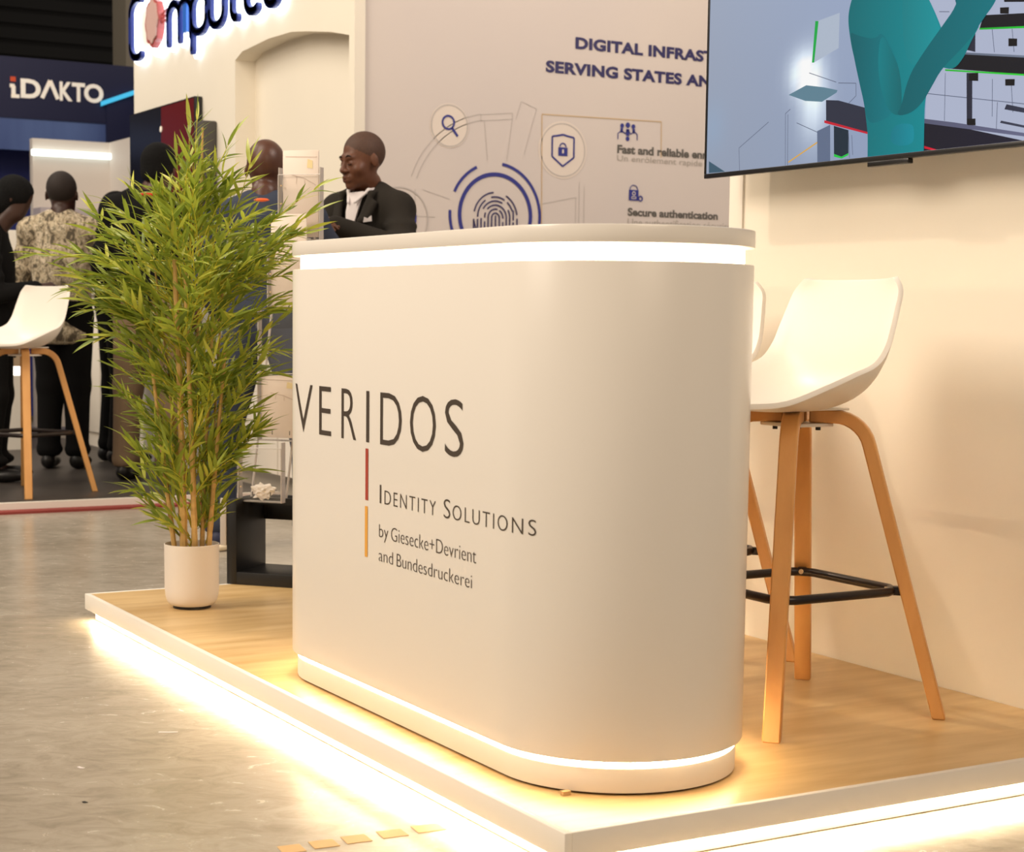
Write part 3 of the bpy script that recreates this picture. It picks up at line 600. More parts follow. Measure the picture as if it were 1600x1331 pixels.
def make_stool(loc,legrot,seatrot,label,dz=0,group='white shell bar stools with beech legs'):
    t=empty('bar_stool',loc,legrot,label,'stool',group)
    for k in range(4):
        V,F=strip(legpath(),.040,.030,math.pi/4+k*math.pi/2); o=fixn(mesh('leg',V,F,M['legwood'],t,smooth=True,auto=35)); bevel(o,.003,1)
        a=math.pi/4+k*math.pi/2
        V,F=strip([(.3395,.006),(.345,.0)],.042,.032,a)
    r=.262; Z=.292; pts=[]
    for k in range(4):
        a=math.pi/4+k*math.pi/2
        for da in(-.14,-.06,.06,.14): q=r*(.985 if abs(da)>.1 else 1.0)-.035; pts.append((q*math.cos(a+da),q*math.sin(a+da),Z))
    tubeo('footrest',pts,.0105,M['blackm'],t,10,closed=True)
    for k in range(4):
        a=math.pi/4+k*math.pi/2; c,s=math.cos(a),math.sin(a)
        o=box('foot_bracket',(.222,.262,-.011,.011,Z-.010,Z+.010),M['blackm'],t,.002); o.rotation_euler=(0,0,a)
        tubeo('bolt',[(.212*c,.212*s,Z+.002),(.219*c,.219*s,Z+.002)],.006,M['goldl'],t,8)
    box('mounting_plate',(-.085,.085,-.085,.085,.705,.710),M['plastic'],t,.002); box('lower_plate',(-.06,.06,-.06,.06,.666,.674),M['plastic'],t,.002)
    tubeo('swivel_hub',[(0,0,.710),(0,0,.716)],[.055,.048],M['legwood'],t,24)
    for x in(-.035,.035):
        for y in(-.035,.035): tubeo('bolt',[(x,y,.657),(x,y,.667)],.006,M['black'],t,8)
    s=shellmesh(t); s.rotation_euler=(0,0,seatrot); s.location=(.065*math.sin(seatrot),-.065*math.cos(seatrot),-.070); s.scale=(.98,1,1)
    return t
def r_(a): return math.radians(a)
make_stool((-3.160,2.590,.086),0,r_(-5),'white bar stool nearest the camera at the right end of the counter',-.0)
make_stool((-3.845,2.715,.086),0,r_(20),'white bar stool mostly hidden behind the counter')
make_stool((-9.03,2.32,.05),r_(32),r_(-12),'white bar stool on the dark booth floor at the far left').scale=(1,1,1.06)
# ---------------------------------------------------------------- brochure stand
sd=empty('brochure_stand',(-5.50,2.10,.086),math.atan2(.665,.747),'black based clear acrylic brochure stand between the plant and the counter','stand')
# local: x along u, y backwards (-n)
for a in((-.012,.024,-.02,.20,0,.285),(.40,.436,-.02,.20,0,.285)): box('side_board',a,M['black'],sd,.001)
box('base_board',(.024,.40,-.02,.20,0,.042),M['black'],sd,.001)
box('back_board',(.024,.40,.185,.20,.20,.285),M['black'],sd,.001)
def slat(name,a,b,w,parent,m):  # thin bar from a to b in the local frame
    tubeo(name,[a,b],w,m,parent,6)
TI=[('T1',.03,.005,.167,.275,.478),('T2',.08,.053,.214,.479,.918),('T3',.13,.066,.213,.919,1.16),('T4',.18,.082,.237,1.155,1.398)]
for nm,bk,x0,x1,z0,z1 in TI:
    V=[];F=[]
    box('back_panel',(x0,x1,bk+.028,bk+.031,z0,z1),M['acryl'],sd)
    fz=z0+(z1-z0)*(.52 if nm=='T2' else .9)
    box('pocket_front',(x0,x1,bk-.002,bk+.001,z0,fz),M['acryl'],sd)
    for x in(x0,x1-.003): box('pocket_side',(x,x+.003,bk+.001,bk+.028,z0,z1),M['acryle'],sd)
    box('pocket_floor',(x0+.003,x1-.003,bk+.001,bk+.028,z0,z0+.004),M['acryle'],sd)
    slat('edge',(x0+.001,bk-.001,z0),(x0+.001,bk-.001,fz),.0022,sd,M['acryle']); slat('edge',(x1-.001,bk-.001,z0),(x1-.001,bk-.001,fz),.0022,sd,M['acryle']); slat('edge',(x0,bk-.001,fz),(x1,bk-.001,fz),.0014,sd,M['acryle'])
    for x in(x0+.35*(x1-x0),x0+.75*(x1-x0)): slat('clip',(x,bk-.003,z0+.022),(x,bk-.003,z0+.036),.0014,sd,M['grey'])
    for q in(.25,.5,.75): slat('stud',(x0+.012,bk-.004,z0+q*(z1-z0)),(x0+.012,bk+.0,z0+q*(z1-z0)),.003,sd,M['goldl'])
for xa,xb,y0,y1,z0,z1 in((.004,.052,.03,.09,.478,.52),(.053,.066,.08,.14,.918,.95),(.066,.082,.13,.19,1.155,1.18)):
    V,F=prism([(z0-.25 if z0<.5 else z0-.06,y0),(z0,y0),(z1,y1),(z1,y1+.02),(z0-.03,y0+.03)],lambda a,b,c:(c,b,a),xa-.006,xa-.002); fixn(mesh('link_plate',V,F,M['acryl'],sd))
o=box('hanging_tab',(-.035,-.012,-.024,-.018,.13,.29),M['acryle'],sd,.002)
# upright carrying the tiers
for x in(.02,.15): slat('upright',(x,.10,.28),(x+.075,.215,1.36),.004,sd,M['acryle'])
box('cross_bar',(.0,.40,.09,.11,.262,.285),M['black'],sd)
def brochure(x0,x1,y,z0,z1,label,lean=.0,parts=True,grp='pale brochures in the acrylic stand'):
    c,s=.747,.665; ax,ay=-5.50+x0*c-y*s,2.10+x0*s+y*c
    b=empty('brochure',(ax,ay,.086+z0),math.atan2(s,c),label,'brochure',grp); w=x1-x0;h=z1-z0
    o=box('cover',(0,w,0,.006,0,h),M['paper'],b,.0008); b.rotation_euler=(lean,0,math.atan2(s,c))
    T=lambda a,b_,c_=0:(a,-.0006,b_)
    if parts:
        decal('printed_line',[line2([(w*.08,h*.93),(w*.95,h*.92),(w*.95,h*.93)],.002),line2([(w*.25,h*.72),(w*.6,h*.68),(w*.93,h*.60)],.0025),line2([(w*.36,h*.70),(w*.40,h*.70),(w*.38,h*.62)],.002),line2([(w*.62,h*.66),(w*.62,h*.60)],.002)],T,M['fold'],b)
        decal('printed_patch',[([(w*.68,h*.80),(w*.84,h*.79),(w*.84,h*.88),(w*.70,h*.90)],[(0,1,2,3)])],T,M['cream2'],b)
    return b
brochure(.094,.226,.19,1.165,1.455,'tall pale brochure in the topmost pocket rising above the counter')
brochure(.074,.205,.14,.93,1.24,'pale brochure in the second pocket from the top, behind leaves',parts=False)
brochure(.062,.200,.09,.49,.70,'pale brochure in the clear pocket level with the letters on the counter',parts=True)
# crumpled tissue in the lowest pocket
bm=bmesh.new(); bmesh.ops.create_icosphere(bm,subdivisions=3,radius=.036)
for v in bm.verts: n=v.co.normalized(); f=1+.28*math.sin(9*n.x+3*n.y)*math.cos(11*n.z+2*n.x)+.16*math.sin(23*n.y+17*n.z); v.co=Vector((n.x*.040*f,n.y*.012*f,n.z*.026*f))
me=bpy.data.meshes.new('tissue'); bm.to_mesh(me); bm.free(); me.materials.append(M['tissue']); ts=link(bpy.data.objects.new('crumpled_tissue',me)); c,s=.747,.665; ts.location=(-5.50+.09*c-.046*s,2.10+.09*s+.046*c,.086+.309); ts.rotation_euler=(0,0,math.atan2(s,c)); tag(ts,'crumpled white tissue in the lowest clear pocket of the stand','tissue')
# ---------------------------------------------------------------- bamboo plant in a white pot
U=Vector((.5,.866,0)); Wd=Vector((.866,-.5,0)); PC=Vector((-5.106,1.816,.086))
def pp(px,py,w=0):   # plant-plane chart used to lay out the silhouette (chart units -> metres)
    return Vector(((px-300)/503,w,(496-py)/503+.914))
pt=empty('potted_bamboo',PC,math.atan2(U.y,U.x),'artificial bamboo with narrow yellow green leaves in a white pot','plant')
def lathe(name,prof,m,parent,n=48,loc=(0,0,0)):
    V=[];F=[]
    for r,z in prof:
        for k in range(n): a=2*math.pi*k/n; V.append((r*math.cos(a)+loc[0],r*math.sin(a)+loc[1],z+loc[2]))
    for i in range(len(prof)-1):
        for k in range(n): F.append((i*n+k,i*n+(k+1)%n,(i+1)*n+(k+1)%n,(i+1)*n+k))
    return fixn(mesh(name,V,F,m,parent,smooth=True,auto=45))
lathe('pot',[(0,.008),(.058,.008),(.068,.011),(.076,.022),(.081,.040),(.083,.06),(.084,.195),(.0845,.198),(.082,.199),(.080,.196),(.078,.15),(0,.15)],M['pot'],pt)
lathe('pot_foot',[(0,0),(.058,0),(.058,.009),(0,.009)],M['black'],pt)
lathe('soil',[(0,.166),(.078,.166),(.078,.160),(0,.160)],mat('filler_dark',(66,58,42),.9,bump=1,nscale=60),pt)
culms=[((275,868,-.01),(262,760),(238,545),.0085),((283,868,.02),(278,760),(262,600),.006),((291,868,-.03),(291,700),(281,420),.012),((300,868,.03),(301,760),(302,580),.007),((309,868,-.04),(306,700),(299,440),.0095),((316,868,.0),(320,720),(334,520),.008),((328,868,-.02),(338,740),(356,560),.0085),((322,868,.04),(328,700),(345,440),.006),((297,868,.05),(303,600),(312,215),.006),((286,868,.05),(270,650),(235,420),.005)]
CU=[]
for b,md,tp,r in culms:
    w0=b[2]; P0=pp(b[0],b[1],w0);P1=pp(md[0],md[1],w0*1.3);P2=pp(tp[0],tp[1],w0*1.8); pts=[];rr=[]
    for i in range(25):
        t=i/24; pts.append(P0*(1-t)**2+P1*2*t*(1-t)+P2*t*t); nd=1.18 if i%6==4 else 1.0; rr.append(r*(1-.45*t)*nd)
    tubeo('culm',pts,rr,M['culm'],pt,7); CU.append((pts,r))
def leafgeo(L,w,bend,fold=.25):
    V=[];n=5
    for i in range(n+1):
        t=i/n; ww=w*math.sin(math.pi*min(1,(t*.93+.07))**.75)*(1 if i<n else .02); z=-bend*t*t*L
        V+=[(t*L,-ww/2,z+fold*ww/2),(t*L,0,z),(t*L,ww/2,z+fold*ww/2)]
    F=[]
    for i in range(n):
        a=i*3; F+=[(a,a+1,a+4,a+3),(a+1,a+2,a+5,a+4)]
    return np.array(V),F
LV=[leafgeo(1,.138,b) for b in(.05,.15,.25,.1,.32,-.05)]
sil=[(196,300,318),(240,275,330),(280,266,345),(310,245,362),(330,205,380),(345,170,425),(362,155,480),(380,140,482),(410,100,474),(440,112,462),(470,118,458),(500,140,452),(540,158,450),(580,185,430),(620,190,415),(660,198,408),(700,206,400),(740,212,382),(780,218,366),(815,236,350),(850,250,340)]
def env(py):
    for (y0,a0,b0),(y1,a1,b1) in zip(sil,sil[1:]):
        if y0<=py<=y1: t=(py-y0)/(y1-y0); return a0+(a1-a0)*t,b0+(b1-b0)*t
    return sil[-1][1:]
sprays=[((290,420),(200,425),(62,412),-.05),((290,470),(210,440),(110,470),.0),((250,440),(190,400),(150,350),.05),((300,420),(305,300),(312,200),.0),((300,430),(300,320),(296,215),.03),((300,380),(330,300),(360,238),.02),((310,430),(370,370),(392,262),.02),
 ((330,470),(400,370),(500,308),-.06),((320,450),(400,400),(492,345),-.02),((330,480),(400,400),(478,372),.0),((330,560),(390,480),(455,470),.03),((340,600),(400,540),(458,560),.0),((330,640),(380,600),(430,590),.05),((320,740),(370,700),(412,672),.0),((310,790),(350,740),(398,740),.02),
 ((260,640),(220,600),(184,585),.0),((265,700),(220,660),(196,632),.03),((270,800),(240,740),(205,700),.0),((275,840),(240,790),(212,773),-.03),((270,560),(200,520),(150,545),.0),((280,500),(220,480),(130,500),.05),((300,420),(250,370),(205,312),.03),((330,420),(350,340),(350,290),.0),((280,430),(235,370),(180,335),-.04),
 ((300,440),(285,340),(278,262),.02),((310,420),(340,330),(372,300),-.04),((330,460),(400,420),(470,405),.05),((340,500),(390,450),(452,440),-.05)]
rg=random.Random(11)
while len(sprays)<250:
    py=rg.triangular(230,835,400 if rg.random()<.5 else 640); a,b=env(py); px=a+(b-a)*rg.random(); c=300+(px-300)*.12
    if rg.random()>(1.0 if py<500 else .75): continue
    sy=py+rg.uniform(50,130) if py>260 else py+rg.uniform(90,170)
    sy=min(sy,862); sx=c+rg.uniform(-18,18); half=(b-a)/2/518
    w=rg.uniform(-1,1)*half*.75*math.sqrt(max(0,1-((px-(a+b)/2)/((b-a)/2+1e-6))**2))+rg.uniform(-.03,.03)
    sprays.append(((sx,sy),((sx+px)/2+rg.uniform(-10,10),(sy+py)/2-rg.uniform(0,30)),(px,py),w))
leaves=[];TW=[]
for s0,s1,s2,w in sprays:
    A=pp(*s0,w*.15);B=pp(*s1,w*.6);Cc=pp(*s2,w); L=(Cc-A).length
    pts=[A*(1-t)**2+B*2*t*(1-t)+Cc*t*t for t in [i/9 for i in range(10)]]; TW.append(tube(pts,[.0022*(1-.6*i/9) for i in range(10)],4,cap=False))
    n=int(6+L*32); side=1
    for i in range(n):
        t=.28+.72*i/(n-1); p=A*(1-t)**2+B*2*t*(1-t)+Cc*t*t; d=((B-A)*(1-t)+(Cc-B)*t).normalized()
        side=-side; up=Vector((rg.uniform(-.4,.4),rg.uniform(-.7,.7),1)).normalized(); sd_=d.cross(up).normalized()*side
        k=rg.uniform(.55,1.15)*(1-.5*(i==n-1)); dr=(d*1.0+sd_*k*(.9)+Vector((0,rg.uniform(-.45,.45),rg.uniform(-.12,.28)))).normalized()
        if i==n-1: dr=d
        ln=rg.uniform(.058,.105)*(1.05-.2*abs(t-.6)); leaves.append((p,dr,ln,rg.randrange(6),rg.uniform(-.9,.9)))
def leafmat4(p,d,ln,roll):
    x=d.normalized(); up=Vector((0,0,1)); y=up.cross(x)
    if y.length<.05: y=Vector((0,1,0))
    y.normalize(); z=x.cross(y); R=Matrix((x,y,z)).transposed().to_4x4() @ Matrix.Rotation(roll,4,'X'); return Matrix.Translation(p)@R@Matrix.Scale(ln,4)
leaves.sort(key=lambda q:-( -q[0].y*1.0+q[2]*1.5))   # largest in view first (nearest the viewer, longest)
lm=[]
for k,(V,F) in enumerate(LV):
    me=bpy.data.meshes.new('leaf'); me.from_pydata([tuple(v) for v in V],[],F); me.materials.append(M['leaf']); me.shade_smooth(); lm.append(me)
for q in leaves[:298]:
    o=bpy.data.objects.new('leaf',lm[q[3]]); o.parent=pt; o.matrix_local=leafmat4(q[0],q[1],q[2],q[4]); COL.objects.link(o)
VV=[];FF=[];k=0
for q in leaves[298:]:
    V,F=LV[q[3]]; mtx=np.array(leafmat4(q[0],q[1],q[2],q[4])); VV.append(V@mtx[:3,:3].T+mtx[:3,3]); FF+=[tuple(i+k for i in f) for f in F]; k+=len(V)
o=mesh('foliage',np.concatenate(VV),FF,M['leaf'],pt,smooth=True); o['kind']='stuff'
V,F=merge(TW); o=mesh('twigs',V,F,M['twig'],pt,smooth=True); o['kind']='stuff'
print('leaves',len(leaves))
# ---------------------------------------------------------------- illuminated sign on the cream wall
sg=empty('illuminated_sign',(-10.95,3.55,2.56),0,'blue backlit channel letter sign with a red microchip on the cream wall','sign')
def stroke_solid(paths,w,y0,y1,rnd=True):
    """round-ended strokes as a solid plate (overlapping pieces joined)"""
    L=[]
    for pts in paths:
        n=len(pts)
        for (a,b),(c,d) in zip(pts,pts[1:]):
            l=math.hypot(c-a,d-b); nx,ny=-(d-b)/l*w/2,(c-a)/l*w/2; L.append(prism([(a+nx,b+ny),(a-nx,b-ny),(c-nx,d-ny),(c+nx,d+ny)],lambda p,q,r:(p,r,q),y0,y1))
        for a,b in pts: L.append(prism([(a+w/2*math.cos(i*math.pi/5),b+w/2*math.sin(i*math.pi/5)) for i in range(10)],lambda p,q,r:(p,r,q),y0,y1))
    return merge(L)
def arcp(cx,cy,rx,ry,a0,a1,n=9): return [(cx+rx*math.cos(math.radians(a0+(a1-a0)*i/n)),cy+ry*math.sin(math.radians(a0+(a1-a0)*i/n))) for i in range(n+1)]
x=lambda v:v+10.95
LET=[('C',[arcp(.16,.29,.14,.08,60,180)+arcp(.16,.09,.14,.08,180,300)]),
 ('m',[[(.74,.02),(.74,.20)],arcp(.84,.17,.10,.07,180,0)+[(.94,.02)],arcp(1.04,.17,.10,.07,180,0)+[(1.14,.02)]]),
 ('p',[[(1.16,-.07),(1.16,.20)],arcp(1.28,.17,.12,.07,180,0)+arcp(1.28,.09,.12,.07,0,-180)]),
 ('u',[[(1.45,.24),(1.45,.10)]+arcp(1.56,.09,.11,.07,180,360)+[(1.67,.24)]]),
 ('t',[[(1.79,.32),(1.79,.09)]+arcp(1.86,.08,.07,.06,180,280),[(1.72,.22),(1.93,.22)]]),
 ('e',[[(2.00,.13),(2.20,.13)]+arcp(2.10,.14,.10,.09,0,180)+arcp(2.10,.09,.10,.07,180,310)]),
 ('c',[arcp(2.37,.15,.10,.08,50,180)+arcp(2.37,.09,.10,.07,180,310)])]
for nm,ps in LET:
    V,F=stroke_solid(ps,.046,-.055,-.03); lt=fixn(mesh('letter',V,F,M['signface2'] if nm=='x' else M['signface'],sg)); lt['kind']='part' if False else 'letter'; del lt['kind']
    V,F=stroke_solid(ps,.088,-.028,-.004); g_=fixn(mesh('backlight',V,F,M['halo'],lt)); g_['label']='glowing white backlight'
box('letter_bar',(1.00,1.06,-.05,-.03,.05,.33),M['signface2'],sg)
pts=[]
for i in range(32):
    a=2*math.pi*i/32; r=1.0+.07*math.cos(8*a); pts.append((.50+.125*r*math.cos(a),.18+.145*r*math.sin(a)))
V,F=prism(pts,lambda p,q,r:(p,r,q),-.07,-.03); fixn(tag(mesh('chip_rim',V,F,M['gear'],sg),'red scalloped chip rim'))
V,F=prism([(.515+(p-.5)*.82,.18+(q-.18)*.86) for p,q in pts],lambda p,q,r:(p,r,q),-.078,-.068); fixn(tag(mesh('chip_face',V,F,M['gear2'],sg),'pale pink chip face'))
V,F=stroke_solid([arcp(.5,.18,.16,.175,0,360,24)],.06,-.028,-.004); fixn(tag(mesh('backlight',V,F,M['halo'],sg),'glowing white backlight'))
for k in(-1,0,1): V,F=stroke_solid([[(.60,.18+k*.025),(.72,.20+k*.03)]],.010,-.05,-.035); fixn(mesh('chip_pin',V,F,M['gear'],sg))
# dark screen on the cream wall and a narrow grey panel beside it
t2=empty('wall_screen',(-10.96,3.55,1.30),0,'dark glossy screen with a deep red right side on the cream wall','screen')
box('panel',(0,1.205,-.05,-.003,0,.93),M['bezel'],t2,.003)
box('picture_dark',(.01,.62,-.0525,-.05,.01,.92),mat('screen_dark',(16,16,18),.2),t2); tag(box('picture_red',(.62,1.195,-.0525,-.05,.01,.92),mat('screen_red',(96,16,10),.3),t2),'deep red part of the picture')
tubeo('light_dot',[(.62,-.056,.79),(.62,-.052,.79)],.018,M['idkt'],t2,12)
gp=box('wall_speaker',(-9.66,-9.52,3.46,3.55,1.25,2.07),mat('speaker_grey',(70,66,62),.6),bv=.01); tag(gp,'narrow dark grey upright speaker beside the red screen','speaker')
# ---------------------------------------------------------------- navy booth in the distance
nb=empty('navy_booth',(-15,3.5,.05),0,'distant navy exhibition booth with white lettering on its fascia','booth')
def N(a): return (a[0]+15,a[1]+15,a[2]-3.5,a[3]-3.5,a[4]-.05,a[5]-.05)
box('fascia',N((-15.25,-15,-1.5,4.95,2.595,3.10)),M['idk'],nb)
box('back_wall',N((-15.6,-15.5,-1.5,4.9,.05,2.60)),M['idk2'],nb)
gb=mat('blue_backdrop',(86,108,160),.5,c2=(46,62,116),nscale=1.3,stretch=(1,1.5,.2))
box('blue_graphic',N((-15.03,-15.01,-1.5,4.60,2.33,2.60)),gb,nb)
box('side_wall',N((-15.0,-12.4,4.84,4.90,2.38,2.93)),mat('dark_starry',(12,18,52),.4,c2=(40,70,140),nscale=9),nb); box('side_panel_dark',N((-15.02,-14.98,4.58,4.86,2.36,2.80)),M['idk'],nb)
V,F=prism([(1.03,2.74),(1.33,2.86),(1.33,2.90),(1.03,2.78)],lambda a,b,c:(c,a,b-.05),.02,.05); fixn(tag(mesh('light_edge',V,F,M['cyan'],nb),'cyan lit edge'))
TN=lambda a,b,c=0:(.004,a-3.5,b-.05)
decal('letter',[line2([(3.79,2.77),(3.79,2.86)],.035),line2([(3.77,2.775),(3.84,2.775)],.03),line2([(3.76,2.86),(3.80,2.86)],.03)],TN,M['idkt'],nb); tag(decal('letter_dot',[([(3.765,2.895),(3.81,2.895),(3.81,2.935),(3.765,2.935)],[(0,1,2,3)])],TN,M['idko'],nb),'orange dot of the letter')
for s,a0,a1 in(('D',3.85,4.02),('Λ',4.02,4.16),('K',4.18,4.29),('T',4.285,4.40),('O',4.39,4.56)):
    if s=='Λ': decal('letter',[line2([(4.03,2.775),(4.10,2.925),(4.165,2.775)],.034)],TN,M['idkt'],nb)
    else: decal('letter',[textbox(s,a0,a1,2.765,2.925,.035)],TN,M['idkt'],nb)
# white enclosure below the navy booth
we=empty('white_enclosure',(-14,3.7,.05),0,'white partition with a cool light tube in front of the navy booth','partition')
M['encl']=mat('enclosure_grey_white',(206,196,186),.6); box('back_panel',(-.08,0,-.02,.62,0,2.29),M['encl'],we); box('side_panel',(-.08,2.6,.60,.66,0,2.29),M['encl'],we); tag(box('light_tube',(.002,.05,-.03,.60,2.155,2.20),M['ledw'],we),'cool white glowing tube'); box('shelf',(0,.22,-.02,.60,1.66,1.74),mat('lavender_shelf',(178,168,172),.6),we)
# tall white unit, bottles and a lit reception desk further left
tu=empty('shelf_unit',(-12.9,2.2,.05),0,'tall white unit behind the woman with braids','unit')
box('carcass',(0,.35,0,1.0,.5,1.5),M['white'],tu,.01); box('recess',(.35,.353,.85,.98,1.15,1.28),M['black'],tu); box('base',(.02,.33,.02,.98,0,.5),M['white'],tu); box('end_post',(.0,.12,.86,.98,1.5,1.78),M['white'],tu,.005)  # flat black plate on the front stands in for a recess's shade
for k,yy in enumerate((2.62,2.72,2.80)):
    b=lathe('bottle',[(0,0),(.022,0),(.024,.01),(.024,.07),(.010,.09),(.010,.11),(0,.11)],M['white'] if k!=1 else M['grey'],None,12,(0,0,0)); b.location=(-12.66,yy,1.551); tag(b,('left white','middle grey','right white')[k]+' small bottle standing on the tall white unit','bottle',group='small bottles on the tall white unit')
dk=empty('reception_desk',(-12.2,1.6,.05),0,'white desk with a warm lit strip behind the far stool','desk')
box('upper_front',(0,.4,0,1.45,.56,.95),mat('desk_tan',(206,180,150),.6),dk,.005); box('lower_front',(.03,.4,.02,1.42,.0,.50),M['white'],dk); tag(box('light_strip',(.04,.38,.03,1.41,.50,.56),emit('led_desk',(1,.93,.8),3),dk),'glowing strip'); box('desktop',(-.02,.45,-.02,1.47,.95,.98),M['white'],dk,.004)
# ---------------------------------------------------------------- people
def rotm(a,b,c):  # euler xyz -> 3x3
    from mathutils import Euler
    return Euler((a,b,c)).to_matrix()
def head_prims(c,pitch=0,yaw=0,s=1.0,face=True,roll=0):
    R=rotm(pitch,roll,yaw); c=Vector(c); L=[]
    def pt_(v): return tuple(c+R@(Vector(v)*s))
    def e(v,r,k=.02,t='e',rr=None):
        Q=R@rr if rr is not None else R
        L.append((t,pt_(v),tuple(q*s for q in r),k,[list(row) for row in Q]))
    def cp(a,b,ra,rb,k=.015): L.append(('c',pt_(a),pt_(b),ra*s,rb*s,k))
    e((0,.014,.032),(.076,.096,.088)); e((0,-.022,-.035),(.061,.070,.082),.03); e((0,-.028,-.078),(.047,.054,.038),.03)
    if face:
        cp((-.034,-.080,.017),(.034,-.080,.017),.011,.011,.02)
        cp((0,-.088,.004),(0,-.108,-.034),.008,.013,.012); e((.014,-.098,-.038),(.011,.012,.009),.008); e((-.014,-.098,-.038),(.011,.012,.009),.008)
        for q in(-1,1):
            e((q*.031,-.098,-.004),(.017,.014,.010),.012,'sub'); e((q*.031,-.074,-.006),(.017,.015,.013),.004); e((q*.042,-.058,-.036),(.026,.024,.024),.025)
        e((0,-.082,-.070),(.030,.020,.020),.015); cp((-.020,-.095,-.064),(.020,-.095,-.064),.0065,.0065,.006); cp((-.018,-.094,-.078),(.018,-.094,-.078),.0075,.0075,.006); e((0,-.079,-.104),(.022,.018,.016),.02)
    for q in(-1,1): e((q*.079,.012,-.008),(.007,.016,.028),.008,'e',rotm(0,0,-q*.35))
    return L
def hand_prims(w,d,up,side,s=1.0,curl=.5):
    """palm and five fingers from wrist w along direction d ; side = thumb side"""
    w=Vector(w);d=Vector(d).normalized();n=Vector(up).normalized();sd=(n.cross(d)).normalized()*side; L=[]
    L.append(('c',tuple(w),tuple(w+d*.07*s),.021*s,.026*s,.02))
    L.append(('c',tuple(w+d*.03*s+sd*.012),tuple(w+d*.08*s+sd*.02),.014*s,.013*s,.01)); L.append(('c',tuple(w+d*.03*s-sd*.012),tuple(w+d*.075*s-sd*.022),.014*s,.012*s,.01))
    for k,(o,l) in enumerate(((.030,.068),(.010,.078),(-.010,.072),(-.029,.056))):
        a=w+d*.078*s+sd*o*s; b=a+(d-n*curl*.5).normalized()*l*.5*s; c=b+(d*(1-curl)-n*curl).normalized()*l*.5*s
        L.append(('c',tuple(a),tuple(b),.0095*s,.0085*s,.004)); L.append(('c',tuple(b),tuple(c),.0085*s,.007*s,.003))
    a=w+d*.02*s+sd*.022*s; b=a+(d*.6+sd*.8).normalized()*.04*s; c=b+(d*.9+sd*.2-n*.3).normalized()*.034*s
    L.append(('c',tuple(a),tuple(b),.013*s,.011*s,.008)); L.append(('c',tuple(b),tuple(c),.0105*s,.0085*s,.004)); return L
